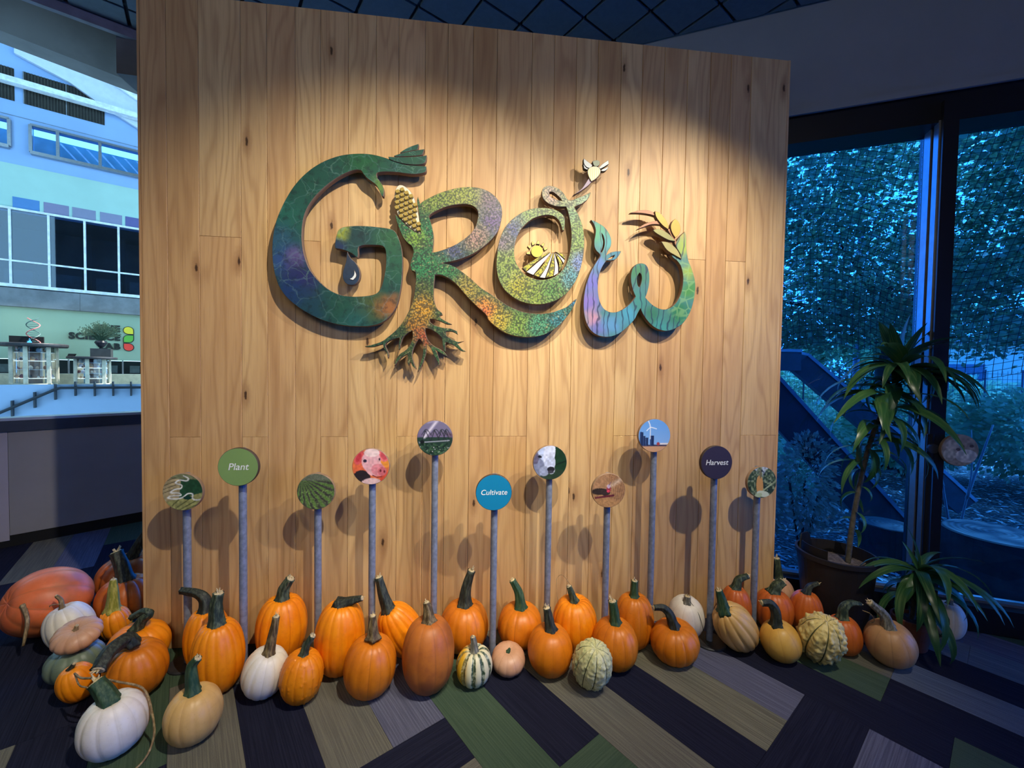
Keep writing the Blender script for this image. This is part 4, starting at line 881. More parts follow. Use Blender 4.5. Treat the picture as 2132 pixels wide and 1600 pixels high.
def standoffs(t, org, ol, holes=()):
    xs = [p[0] for p in ol]; zs = [p[1] for p in ol]; got = []
    for x in np.arange(min(xs), max(xs), .03):
        for z in np.arange(min(zs), max(zs), .03):
            ring = [(x + .022 * math.cos(a), z + .022 * math.sin(a)) for a in np.arange(0, 6.3, .785)]
            if all(inside(q, ol) and not any(inside(q, h) for h in holes) for q in ring) and all(math.hypot(x - u, z - v) > .22 for u, v in got): got.append((x, z))
    for (x, z) in got:
        MB().tube([(x - org[0], -0.04, z - org[1]), (x - org[0], 0.0, z - org[1])], 0.008, 8).build('standoff', M['galv_dk'], t)
# G
t, org = letter('sign_letter', 'dark green printed letter G ending in a reaching hand and a dripping tap', 'G')
gm = print_mat('print_g', BB['G'], org, (22, 72, 62), 'G')
flat_part('letter_body', [LD['G']], TH, 0.07, org, (gm, edge_m), t)
for k in ('f1', 'f2', 'f3'): flat_part('finger', [LD[k]], 0.03, 0.075, org, (gm, edge_m), t, 3)
dr = flat_part('water_drop', [LD['drop']], TH, 0.07, org, (simple('drop_blue', (28, 48, 70), 0.3, 0.35, 14), edge_m), t); dr['label'] = 'dark blue water drop'
flat_part('drop_shine', [LD['shine']], 0.006, 0.074, org, (simple('shine_white', (225, 230, 225), 0.4, 0.02), edge_m), dr, 3)
standoffs(t, org, LD['G'])
# R
t, org = letter('sign_letter', 'printed letter R with a corn cob husk on top and tree roots below', 'R')
rm = print_mat('print_r', BB['R'], org, (60, 100, 60), 'R')
flat_part('letter_body', [LD['R'], LD['Rh']], TH, 0.07, org, (rm, edge_m), t, 3)
cob = flat_part('corn_cob', [LD['cob']], 0.024, 0.064, org, (simple('cob_white', (214, 208, 184), 0.5, 0.05), edge_m), t, 3); cob['label'] = 'pale cob backing'
km = simple('kernel_yellow', (158, 134, 58), 0.4, 0.15)
CB = LD['cob']
top, tip = Vector(CB[0]), Vector(CB[7]); ax = (tip - top).normalized(); ay = Vector((-ax.y, ax.x))
kme = None
for r_ in range(13):
    for c_ in range(-4, 5):
        p = top + ax * (0.006 + r_ * 0.0245) + ay * ((c_ + (r_ % 2) * 0.5) * 0.0265)
        lo = [p + ax * (0.011 * math.cos(a)) + ay * (0.011 * math.sin(a)) for a in (0, 1.57, 3.14, 4.71)]
        if sum(inside(q, CB) for q in lo) < 3: continue
        pts = []
        for k in range(8):
            a = 2 * PI * k / 8; e = 1 / max(abs(math.cos(a)), abs(math.sin(a))) ** .6
            q = ax * (0.0105 * e * math.cos(a)) + ay * (0.0115 * e * math.sin(a)); pts.append((q.x, q.y))
        if kme is None:
            b = MB().wallprism(pts, -0.012, 0.0); b.wallprism([(x * .8, y * .8) for x, y in pts], -0.0165, -0.012); kme = mesh(b.v, b.f); kme.materials.append(km)
        link('kernel', kme, None, cob, (p.x - org[0], -0.064, p.y - org[1]))
standoffs(t, org, LD['R'], (LD['Rh'],))
# O
t, org = letter('sign_letter', 'printed letter O curling into a stalk with a bee flower, a sunny field inside', 'O')
om = print_mat('print_o', BB['O'], org, (120, 145, 80), 'O')
flat_part('letter_body', [LD['O'], LD['Oh']], TH, 0.07, org, (om, edge_m), t)
flat_part('stalk', [LD['stalk']], 0.03, 0.07, org, (simple('stalk_lilac', (170, 150, 165), 0.45, 0.2), edge_m), t, 3)
cream = simple('bee_cream', (205, 200, 160), 0.45, 0.1); wing = simple('wing_pale', (200, 206, 196), 0.4, 0.06)
tb = NT('bee_stripes'); wv = tb.new('ShaderNodeTexWave'); tb.val(wv.inputs[0], tb.vmath('MULTIPLY', tb.obj(), (1, 0, -0.25))); wv.inputs['Scale'].default_value = 28.0; wv.inputs['Distortion'].default_value = 0.6
bm_ = tb.set(tb.mix(tb.ramp(wv.outputs[1], 0.35, 0.65), lin((206, 198, 120)), lin((222, 220, 196))), 0.45)
bee = flat_part('bee', [LD['bee']], 0.03, 0.076, org, (bm_, edge_m), t); bee['label'] = 'pale striped bee'
for k in ('w1', 'w2', 'w3', 'w4'):
    flat_part('wing', [LD[k]], 0.026, 0.072, org, (wing, simple('wing_edge', (50, 52, 48), 0.6)), bee, 3)
hd = flat_part('head', [LD['head']], 0.03, 0.078, org, (simple('bee_head', (150, 160, 130), 0.5), edge_m), bee, 3)
ym = print_mat('print_field', [b for b in BB['O'][:1]], org, (176, 170, 48), 'O')
em = flat_part('sun', [LD['sun']], 0.026, 0.07, org, (simple('sun_yellow', (196, 188, 70), 0.45, 0.1), edge_m), t, 1)
for r_ in LD['rays']: flat_part('ray', [r_], 0.026, 0.07, org, (simple('ray_yellow', (196, 186, 96), 0.5), edge_m), em, 1)
for k in ('y1', 'y2', 'y3', 'y4', 'y5'): flat_part('field_strip', [LD[k]], 0.03, 0.07, org, (ym, edge_m), t, 2)
for k in ('x1', 'x2', 'x3', 'x4'): flat_part('furrow', [LD[k]], 0.026, 0.066, org, (simple('furrow_white', (216, 214, 200), 0.45, 0.04), edge_m), t, 2)
standoffs(t, org, LD['O'], (LD['Oh'],))
# W
t, org = letter('sign_letter', 'blue and green printed letter W with leaf tips and an ear of wheat', 'W')
wmx = print_mat('print_w', BB['W'], org, (70, 125, 125), 'W')
flat_part('letter_body', [LD['W'], LD['Wh'], LD['Ws1'], LD['Ws2']], TH, 0.07, org, (wmx, edge_m), t)
for k, pl_ in enumerate(LD['grains']):
    flat_part('wheat_grain', [pl_], 0.03, 0.078, org, (simple('grain', ((206, 160, 66), (208, 160, 62), (150, 146, 84), (164, 154, 92))[k], 0.5, 0.12), edge_m), t)
for pl_ in LD['awns']: flat_part('wheat_awn', [pl_], 0.026, 0.07, org, (simple('awn', (176, 120, 84), 0.5, 0.1), edge_m), t, 3)
standoffs(t, org, LD['W'], (LD['Wh'],))

# ------------------------------------------------------------------ round signs on posts
def vnoise(x, y, seed):
    g = np.random.RandomState(seed).rand(64, 64)
    xi = np.floor(x).astype(int); yi = np.floor(y).astype(int); fx, fy = x - xi, y - yi
    fx = fx * fx * (3 - 2 * fx); fy = fy * fy * (3 - 2 * fy)
    q = lambda a, b: g[a % 64, b % 64]
    return (q(xi, yi) * (1 - fx) + q(xi + 1, yi) * fx) * (1 - fy) + (q(xi, yi + 1) * (1 - fx) + q(xi + 1, yi + 1) * fx) * fy
class Pic:
    """a flat print: colours (0..255) over the unit disc, painted layer by layer; x to the right, y up"""
    def __init__(s, x, y, rgb): s.x, s.y = x, y; s.c = np.ones((len(x), 3)) * np.array(rgb, float)
    def put(s, m, rgb):
        m = np.clip(m, 0, 1)[:, None]; s.c = s.c * (1 - m) + np.array(rgb, float) * m
    def ell(s, cx, cy, rx, ry, rgb, ang=0.0, soft=0.08):
        ca, sa = math.cos(ang), math.sin(ang); dx, dy = s.x - cx, s.y - cy
        d = np.sqrt(((dx * ca + dy * sa) / rx) ** 2 + ((-dx * sa + dy * ca) / ry) ** 2); s.put((1 - d) / soft * min(rx, ry) / .2 + .5, rgb)
    def line(s, x0, y0, x1, y1, w, rgb, soft=0.02):
        dx, dy = x1 - x0, y1 - y0; L = dx * dx + dy * dy
        tt = np.clip(((s.x - x0) * dx + (s.y - y0) * dy) / L, 0, 1)
        d = np.hypot(s.x - x0 - tt * dx, s.y - y0 - tt * dy); s.put((w - d) / soft + .5, rgb)
    def path(s, pts, w, rgb):
        for a, b in zip(pts, pts[1:]): s.line(a[0], a[1], b[0], b[1], w, rgb)
    def half(s, nx, ny, c, rgb, soft=0.03): s.put((s.x * nx + s.y * ny - c) / soft + .5, rgb)
    def grain(s, f, amt, seed): s.c *= (1 + amt * (vnoise(s.x * f + 40, s.y * f + 40, seed) - .5) * 2)[:, None]
def pic_river(p):
    p.half(-1, 0.1, 0.15, (176, 160, 118)); p.half(0.25, -1, 0.30, (150, 150, 92)); p.half(0.05, 1, 0.72, (120, 126, 92))
    for k in range(5): p.line(-1, .75 - k * .2, -.35, 1.0 - k * .2, .02, (96, 86, 60))
    for k in range(4): p.line(-.8 + k * .3, -1, -.2 + k * .5, -.42, .02, (60, 66, 34))
    r = [(.05, .9), (.3, .75), (.2, .62), (-.15, .66), (-.35, .5), (-.05, .38), (-.1, .2), (-.4, .15), (-.6, -.02), (-.2, -.05), (-.1, -.18), (-.5, -.2), (-.75, -.3), (-.4, -.38), (0, -.3), (.25, -.1), (.5, -.12), (.5, -.36), (.7, -.45), (1, -.4)]
    p.path([tuple(v)[:2] for v in spline([(a, b, 0) for a, b in r], 5)], .035, (222, 224, 214)); p.ell(.25, -.32, .22, .1, (24, 60, 50)); p.grain(9, .16, 3)
def pic_field(p):
    p.half(0, 1, .62, (104, 112, 92), .1)
    vx, vy = -.75, .80
    a = np.arctan2(p.x - vx, vy - p.y + 1e-6); d = np.clip((vy - p.y), 0, 2)
    rows = np.cos(a * 30 + (vnoise(p.x * 9 + 9, p.y * 9 + 9, 1) - .5) * 1.6)
    low = np.clip((.66 - p.y) * 12, 0, 1)
    p.put(np.clip(rows * 1.2 + .3, 0, 1) * low, (92, 124, 62)); p.put(np.clip(-rows * 1.4 - .2, 0, 1) * low * .9, (60, 60, 54))
    p.put((vnoise(p.x * 18 + 5, p.y * 18 + 5, 2) - .6) * 3 * (p.y < .1), (128, 158, 86)); p.grain(22, .18, 8)
def pic_pig(p):
    p.ell(.2, .95, .45, .25, (52, 28, 22)); p.ell(.75, .4, .4, .5, (236, 150, 60)); p.ell(-.55, -.1, .35, .6, (232, 110, 70))
    p.ell(-.5, -.7, .5, .5, (48, 40, 44), .5); p.ell(.05, -.95, .55, .3, (226, 190, 186)); p.ell(.7, -.5, .25, .4, (214, 84, 60)); 
    p.ell(-.62, .5, .24, .42, (222, 92, 92), -.45); p.ell(-.66, .5, .12, .28, (196, 62, 70), -.45)
    p.ell(.66, .6, .26, .36, (232, 120, 120), .6); p.ell(.7, .58, .15, .24, (206, 84, 92), .6)
    p.ell(.02, .3, .52, .62, (232, 178, 182)); p.ell(.05, .78, .42, .24, (244, 214, 208)); p.ell(.2, -.1, .5, .45, (236, 176, 178), -.4)
    p.ell(.42, -.2, .40, .34, (226, 140, 146), -.3); p.ell(.62, -.28, .24, .25, (206, 108, 116), -.2); p.ell(.53, -.24, .06, .08, (110, 42, 48)); p.ell(.74, -.3, .05, .08, (110, 42, 48))
    p.ell(-.32, .32, .1, .09, (52, 44, 62)); p.ell(.47, .4, .05, .07, (60, 40, 52)); p.path([(.1, -.5), (.35, -.62), (.6, -.58)], .03, (130, 54, 54)); p.grain(10, .08, 4)
def pic_irrig(p):
    p.half(0, 1, .05, (112, 100, 132)); p.half(.5, 1, .55, (96, 72, 84), .3); p.half(0, 1, .28, (118, 112, 140), .2)
    p.line(-.6, .05, .15, 1.05, .07, (214, 208, 222), .12); p.line(.1, 1, -.4, .9, .03, (170, 160, 190), .15)
    for x0, s in ((-.75, .5), (-.25, .55), (.15, .5), (.45, .4)):
        p.path([(x0, -.22), (x0 + s * .4, .45), (x0 + s, -.2)], .022, (38, 44, 48)); p.path([tuple(v)[:2] for v in spline([(x0, .2, 0), (x0 + s * .5, .5, 0), (x0 + s * 1.1, .15, 0)], 6)], .018, (46, 50, 60))
    p.line(-.9, -.25, .8, -.15, .03, (150, 156, 168)); p.ell(-.72, -.22, .12, .1, (24, 28, 30))
    g = vnoise(p.x * 12 + 8, p.y * 12 + 8, 6); p.put((g - .5) * 4 * (p.y < -.3), (60, 92, 64)); p.put((.4 - g) * 4 * (p.y < -.3), (22, 42, 32)); p.put((vnoise(p.x * 20, p.y * 20 + 9, 7) - .82) * 9 * (p.y < -.5), (220, 222, 220))
def pic_cow(p):
    p.half(1, .12, .2, (30, 58, 38)); p.line(.3, -.15, 1, .1, .03, (22, 34, 28)); p.ell(.3, -.75, .7, .35, (44, 62, 46))
    p.ell(-.35, .5, .55, .7, (176, 190, 218), .2); p.ell(-.05, .5, .35, .75, (206, 214, 234), -.15); p.ell(-.02, -.1, .33, .5, (190, 200, 224), -.3)
    p.ell(-.72, -.25, .4, .55, (124, 132, 160), .2); p.ell(-.35, -.5, .3, .3, (148, 158, 184)); p.ell(-.88, .3, .2, .4, (96, 92, 116)); 
    p.ell(.1, -.45, .2, .24, (196, 204, 224), -.3); p.ell(.06, -.4, .23, .16, (38, 38, 46)); p.ell(.05, -.56, .18, .1, (60, 60, 70)); p.ell(-.62, .36, .12, .08, (30, 30, 40), -.3); p.grain(9, .12, 5)
def pic_tractor(p):
    for k in range(9): p.line(.1 + k * .14, -1, .05 + k * .09, 1, .02, (132, 92, 60))
    p.half(-.3, -1, .45, (170, 128, 84), .2); p.ell(-.55, -.05, .5, .2, (52, 42, 38)); p.ell(-.2, -.1, .3, .2, (60, 48, 44)); p.line(.0, .2, .9, .75, .08, (206, 184, 160), .3)
    p.ell(.0, .1, .14, .22, (150, 60, 74)); p.ell(.0, .25, .1, .12, (190, 170, 190)); p.ell(-.02, -.04, .1, .08, (216, 70, 90)); p.line(-.8, -.42, .3, -.3, .06, (96, 40, 50)); p.line(.02, .3, .12, .5, .02, (120, 90, 120)); p.grain(14, .14, 9)
def pic_mill(p):
    p.half(0, -1, .62, (196, 150, 112)); p.put((.0 - p.y) * .5 + .35, (150, 186, 230)); p.half(0, -1, .62, (196, 150, 112))
    p.line(-.9, -.6, .9, -.6, .05, (70, 62, 84)); p.line(.4, -.5, .95, -.5, .05, (224, 220, 220)); p.ell(.25, -.5, .1, .1, (166, 70, 70))
    for x, w, h in ((-.82, .11, .22), (-.66, .08, -.02), (-.48, .09, -.12), (-.15, .12, .0)):
        p.put(np.clip((w - np.abs(p.x - x)) / .02 + .5, 0, 1) * np.clip((h - p.y) / .02 + .5, 0, 1) * (p.y > -.62), (34, 48, 86)); p.line(x - w * .5, h - .05, x - w * .5, -.6, .02, (60, 84, 128))
    p.line(-.27, -.2, -.27, .52, .025, (226, 232, 238)); p.line(-.27, .52, -.4, .95, .025, (236, 240, 244)); p.line(-.27, .52, .12, .42, .025, (236, 240, 244)); p.line(-.27, .52, -.5, .3, .025, (236, 240, 244))
def pic_corn(p):
    p.half(0, 1, .45, (206, 214, 222), .3); p.ell(-.65, .1, .42, .75, (62, 80, 44)); p.ell(.6, .3, .5, .65, (74, 92, 50)); p.ell(.5, -.3, .5, .4, (50, 66, 36)); p.ell(-.2, .55, .2, .5, (110, 126, 90))
    g = vnoise(p.x * 10 + 3, p.y * 10 + 3, 12); p.put((g - .6) * 4, (150, 160, 116)); p.put((.35 - g) * 4, (26, 36, 22))
    p.ell(-.15, -.2, .24, .66, (214, 158, 82), .05); p.put((np.cos(p.x * 45) * np.cos(p.y * 38) > .2) * .25 * (np.hypot((p.x + .15) / .24, (p.y + .2) / .66) < .95), (160, 104, 46))
    p.ell(-.12, .6, .07, .35, (120, 110, 70)); p.ell(.1, -.75, .45, .2, (206, 214, 180), -.2); p.ell(-.25, -.85, .3, .14, (176, 190, 140), .3); p.line(.15, -.5, .7, -.1, .05, (170, 180, 130))
def pic_chicks(p):
    p.ell(-.3, .3, .5, .4, (176, 160, 132)); p.ell(.35, -.35, .6, .42, (206, 194, 168)); p.ell(.2, .5, .35, .3, (150, 128, 100)); p.ell(-.55, -.3, .35, .4, (186, 172, 140)); p.ell(-.1, .05, .12, .1, (90, 66, 50)); p.ell(.1, .25, .14, .1, (104, 78, 60)); p.ell(.62, .3, .12, .1, (80, 62, 48)); p.grain(7, .2, 10)
def disc_print(r, painter, base):
    R, S = 36, 104
    rr = np.linspace(0, 1, R + 1)[1:]; an = np.arange(S) * 2 * PI / S
    x = np.concatenate([[0], np.outer(rr, np.cos(an)).ravel()]); y = np.concatenate([[0], np.outer(rr, np.sin(an)).ravel()])
    f = [(0, 1 + k, 1 + (k + 1) % S) for k in range(S)]
    for i in range(R - 1):
        a = 1 + i * S; f += [(a + k, a + S + k, a + S + (k + 1) % S, a + (k + 1) % S) for k in range(S)]
    me = mesh(np.stack([x * r, np.zeros_like(x), y * r], 1), f)
    p = Pic(x, y, base); painter(p)
    c = np.clip(p.c, 0, 255) / 255; c = np.where(c <= 0.04045, c / 12.92, ((c + .055) / 1.055) ** 2.4)
    at = me.color_attributes.new('print', 'FLOAT_COLOR', 'POINT'); at.data.foreach_set('color', np.concatenate([c, np.ones((len(c), 1))], 1).astype(np.float32).ravel())
    return me
tp = NT('printed_photo'); pm = tp.set(tp.attr('print'), 0.35, 0.4)
rim_m = simple('sign_rim', (70, 58, 52), 0.6); rim_tan = simple('sign_rim_tan', (150, 124, 100), 0.6)
white_ink = simple('white_ink', (236, 238, 234), 0.5, 0.02)
post_me = {}
def round_sign(label, s, z, r, sp, d, painter=None, base=(200, 200, 200), word=None, fill=None, root=None, pm_=None, plate=True):
    t = root or empty('round_sign', tuple(WO + Vector((sp * math.cos(WA) + d * math.sin(WA), sp * math.sin(WA) - d * math.cos(WA), 0))), WA)
    tag(t, label, 'sign', 'round signs on steel posts')
    dx = s - sp
    if plate: MB().lathe([(0.086, 0.0), (0.086, 0.007), (0.08, 0.011), (0.0215, 0.012)], 32).build('base_plate', M['galv_dk'], t)
    MB().lathe([(0.0175, 0.011), (0.0175, z + r * .86), (0.012, z + r * .92)], 18).build('post', pm_ or M['galv'], t, smooth=False)
    hub = MB().tube([(0, -0.012, z), (0, -0.026, z)], 0.028, 14).build('bracket', M['galv_dk'], t)
    dk_ = MB(); n = 64
    ring = lambda rr, y: [(dx + rr * math.cos(2 * PI * k / n), y, z + rr * math.sin(2 * PI * k / n)) for k in range(n)]
    dk_.add(ring(r, -0.026) + ring(r, -0.0425) + ring(r - .0015, -0.044), [tuple(range(n))] + [(k, n + k, n + (k + 1) % n, (k + 1) % n) for k in range(n)] + [(n + k, 2 * n + k, 2 * n + (k + 1) % n, n + (k + 1) % n) for k in range(n)] + [tuple(2 * n + k for k in range(n - 1, -1, -1))])
    disc = dk_.build('disc', rim_tan if fill is None else rim_m, t)
    if painter: link('printed_face', disc_print(r - .002, painter, base), pm, disc, (dx, -0.0446, z))
    if word:
        fm = MB(); fm.add([(dx + (r - .002) * math.cos(2 * PI * k / n), -0.0446, z + (r - .002) * math.sin(2 * PI * k / n)) for k in range(n)], [tuple(range(n))])
        fm.build('printed_face', simple('sign_paint', fill, 0.5, 0.03), disc)
        me = text_mesh(word, {'Plant': .046, 'Cultivate': .037, 'Harvest': .041}[word], shear=0.18, extrude=0.0003, offset=0.0002); me.transform(STAND)
        link('lettering', me, white_ink, disc, (dx, -0.0452, z))
    return t
SG = D['S']
round_sign('round sign with an aerial photo of a winding river, nearest the atrium', *SG['A'], pic_river, (40, 78, 52))
round_sign('round green sign reading Plant on a steel post', *SG['B'], word='Plant', fill=(126, 158, 92))
round_sign('round sign with a photo of green crop rows on a steel post', *SG['C'], pic_field, (92, 100, 78))
round_sign('round sign with a photo of a pink pig on a steel post', *SG['Dd'], pic_pig, (226, 120, 70))
round_sign('round sign with a photo of an irrigation sprinkler under a purple sky', *SG['E'], pic_irrig, (40, 62, 54))
round_sign('round blue sign reading Cultivate on a steel post', *SG['Fq'], word='Cultivate', fill=(12, 128, 172))
round_sign('round sign with a photo of a white cow face on a steel post', *SG['G'], pic_cow, (60, 76, 66))
round_sign('round sign with a photo of a red combine in a brown field', *SG['Hh'], pic_tractor, (164, 124, 88))
round_sign('round sign with a photo of a wind turbine and silos under blue sky', *SG['I'], pic_mill, (104, 160, 222))
round_sign('round dark brown sign reading Harvest on a steel post', *SG['J'], word='Harvest', fill=(54, 44, 56))
round_sign('round sign with a photo of a ripe corn ear, near the window', *SG['K'], pic_corn, (92, 104, 70))
far = empty('round_sign', (2.475, 2.40, 0), WIN_ANG + 0.15)
far.name = 'round_sign'
round_sign('round photo sign by the window mullion, half hidden behind the tall plant', 0.115, 1.087, 0.092, 0.0, 0.0, pic_chicks, (150, 132, 104), root=far, pm_=M['frame'])

# ------------------------------------------------------------------ pumpkins
def skin_mat(name, rgb, rgb2, groove, kind='plain', rough=0.42):
    t = NT(name); o = t.obj()
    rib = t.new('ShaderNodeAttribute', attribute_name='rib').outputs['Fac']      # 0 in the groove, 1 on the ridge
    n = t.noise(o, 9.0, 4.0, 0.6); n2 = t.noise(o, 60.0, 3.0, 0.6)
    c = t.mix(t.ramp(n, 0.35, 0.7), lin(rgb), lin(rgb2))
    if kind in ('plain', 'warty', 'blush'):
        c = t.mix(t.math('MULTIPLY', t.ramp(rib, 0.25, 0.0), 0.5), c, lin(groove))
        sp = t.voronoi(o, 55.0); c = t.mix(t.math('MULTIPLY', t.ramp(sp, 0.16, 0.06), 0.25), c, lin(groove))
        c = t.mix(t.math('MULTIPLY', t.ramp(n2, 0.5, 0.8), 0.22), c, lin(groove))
    if kind == 'blush':
        c = t.mix(t.math('MULTIPLY', t.ramp(t.noise(o, 4.0, 3.0, 0.6), 0.45, 0.62), 0.65), c, lin(groove))
    if kind == 'stripe':          # yellow cheeks, cream ridges, mottled green grooves
        mot = t.noise(o, 60.0, 3.0, 0.7)
        g = t.mix(t.ramp(mot, 0.45, 0.6), lin((56, 76, 54)), lin((170, 176, 150)))
        sx = t.new('ShaderNodeSeparateXYZ'); t.l.new(o, sx.inputs[0])
        yl = t.ramp(sx.outputs[0], -0.015, -0.05)
        ridge = t.mix(yl, lin((214, 208, 170)), lin((220, 172, 44)))
        c = t.mix(t.ramp(t.math('ADD', rib, t.math('MULTIPLY', t.math('SUBTRACT', mot, 0.5), 0.5)), 0.72, 0.5), ridge, t.mix(t.math('MULTIPLY', yl, 0.4), g, lin((190, 150, 40))))
        c = t.mix(t.ramp(rib, 0.1, 0.0), c, lin((196, 190, 150)))
    if kind == 'gourd':           # pale wart skin with dark green lines in the grooves
        mot = t.noise(o, 70.0, 3.0, 0.7)
        c = t.mix(t.math('MULTIPLY', t.ramp(mot, 0.5, 0.68), 0.6), c, lin(groove))
        c = t.mix(t.ramp(rib, 0.20, 0.06), c, lin((30, 52, 28)))
    t.bump(n2, 0.12, 0.004)
    return t.set(c, rough, 0.45)
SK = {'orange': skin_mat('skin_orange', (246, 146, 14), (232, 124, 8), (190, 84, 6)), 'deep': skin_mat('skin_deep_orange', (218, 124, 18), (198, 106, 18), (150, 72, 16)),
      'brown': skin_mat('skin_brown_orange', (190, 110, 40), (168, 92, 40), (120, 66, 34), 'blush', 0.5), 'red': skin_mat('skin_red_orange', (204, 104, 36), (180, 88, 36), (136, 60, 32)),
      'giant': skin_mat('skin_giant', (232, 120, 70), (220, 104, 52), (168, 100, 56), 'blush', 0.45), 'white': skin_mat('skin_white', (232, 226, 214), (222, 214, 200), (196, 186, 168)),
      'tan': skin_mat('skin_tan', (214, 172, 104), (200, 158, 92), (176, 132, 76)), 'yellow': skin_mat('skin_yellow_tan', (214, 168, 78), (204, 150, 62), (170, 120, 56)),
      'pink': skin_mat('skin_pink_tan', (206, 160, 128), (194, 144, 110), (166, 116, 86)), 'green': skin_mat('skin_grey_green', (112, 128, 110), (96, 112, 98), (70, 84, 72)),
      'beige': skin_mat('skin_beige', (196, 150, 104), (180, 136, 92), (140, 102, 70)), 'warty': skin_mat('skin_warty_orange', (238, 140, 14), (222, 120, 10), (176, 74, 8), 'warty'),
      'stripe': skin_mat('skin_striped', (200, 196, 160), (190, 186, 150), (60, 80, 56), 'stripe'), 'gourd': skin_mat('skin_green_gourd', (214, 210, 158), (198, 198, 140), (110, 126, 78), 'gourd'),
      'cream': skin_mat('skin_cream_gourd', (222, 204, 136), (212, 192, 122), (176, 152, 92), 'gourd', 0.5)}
def stem_mat(name, a, b):
    t = NT(name); o = t.obj(); n = t.noise(t.vmath('MULTIPLY', o, (90, 90, 20)), 1.0, 3.0, 0.6)
    t.bump(n, 0.4, 0.004); return t.set(t.mix(t.ramp(n, 0.4, 0.68), lin(a), lin(b)), 0.6, 0.35)
SM = {'dark': stem_mat('stem_dark_green', (34, 48, 38), (88, 100, 78)), 'green': stem_mat('stem_green', (34, 66, 44), (70, 92, 62)), 'brown': stem_mat('stem_brown', (74, 60, 40), (140, 122, 84)),
      'yellow': stem_mat('stem_yellow_green', (128, 128, 44), (176, 164, 80)), 'grey': stem_mat('stem_grey', (92, 92, 84), (150, 148, 132)), 'dry': stem_mat('stem_dry', (120, 98, 66), (168, 146, 106)),
      'black': stem_mat('stem_black', (30, 36, 32), (68, 74, 62))}
tip_m = simple('stem_cut', (196, 178, 138), 0.8, 0.25, 60)
def vfield(p, seed):
    return noise_(p, seed)
from mathutils import noise as _mn
def body_mesh(a, b, ribs, depth, sq, dimple, warts, seed, seg=96, rings=44, blossom=0.5):
    rs = random.Random(seed); ph = rs.uniform(0, 6)
    V = []; A = []
    wob = [(rs.uniform(-.035, .035), rs.uniform(0, 6)) for _ in range(3)]
    for i in range(rings + 1):
        th = PI * i / rings
        st, ct = math.sin(th), math.cos(th)
        pr = (abs(st) ** sq) if st > 1e-6 else 0.0
        for k in range(seg):
            an = 2 * PI * k / seg
            u = abs(math.sin(ribs * (an + ph + .06 * math.sin(2 * an + ph)) / 2))
            g = (1 - u) ** 2
            w = 1 + wob[0][0] * math.cos(an + wob[0][1]) * .6 + wob[1][0] * math.cos(2 * an + wob[1][1])
            r = a * pr * w * (1 - depth * g * (0.35 + 0.65 * st))
            z = b * ct
            q = pr
            z -= dimple * b * math.exp(-(q / .34) ** 2) * (1 if ct > 0 else blossom) * (1 if ct > 0 else -1)
            z *= 1 - depth * g * .5 * (1 - st)
            x, y = r * math.cos(an), r * math.sin(an)
            if warts:
                p = Vector((x, y, z)); nn = Vector((x / a, y / a, z / b)).normalized()
                if warts[0] == 'bumps':
                    d = 0.0
                    for s_, am in ((warts[1], 1.0), (warts[1] * 2.1, .45)):
                        v = _mn.voronoi(p * s_)[0][0]; d += am * max(0, .55 - v)
                    if warts[2] < 0: d *= min(1.0, u * 2.2)
                    p += nn * d * abs(warts[2])
                elif warts[0] == 'sparse':
                    v, c_ = _mn.voronoi(p * warts[1]); c0 = c_[0]
                    if math.sin(c0.x * 91.3 + c0.y * 57.1 + c0.z * 33.7) > .25: p += nn * warts[2] * max(0, .30 - v[0])
                x, y, z = p
            V.append((x, y, z)); A.append(u)
    F = []
    for i in range(rings):
        for k in range(seg):
            q = i * seg; F.append((q + k, q + seg + k, q + seg + (k + 1) % seg, q + (k + 1) % seg))
    # weld the poles
    top = sum((Vector(v) for v in V[:seg]), Vector()) / seg; bot = sum((Vector(v) for v in V[-seg:]), Vector()) / seg
    V += [tuple(top), tuple(bot)]; A += [.5, .5]
    me = mesh(V, F, True)
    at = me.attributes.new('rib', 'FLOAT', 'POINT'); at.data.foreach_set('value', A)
    return me
PD = D['P']
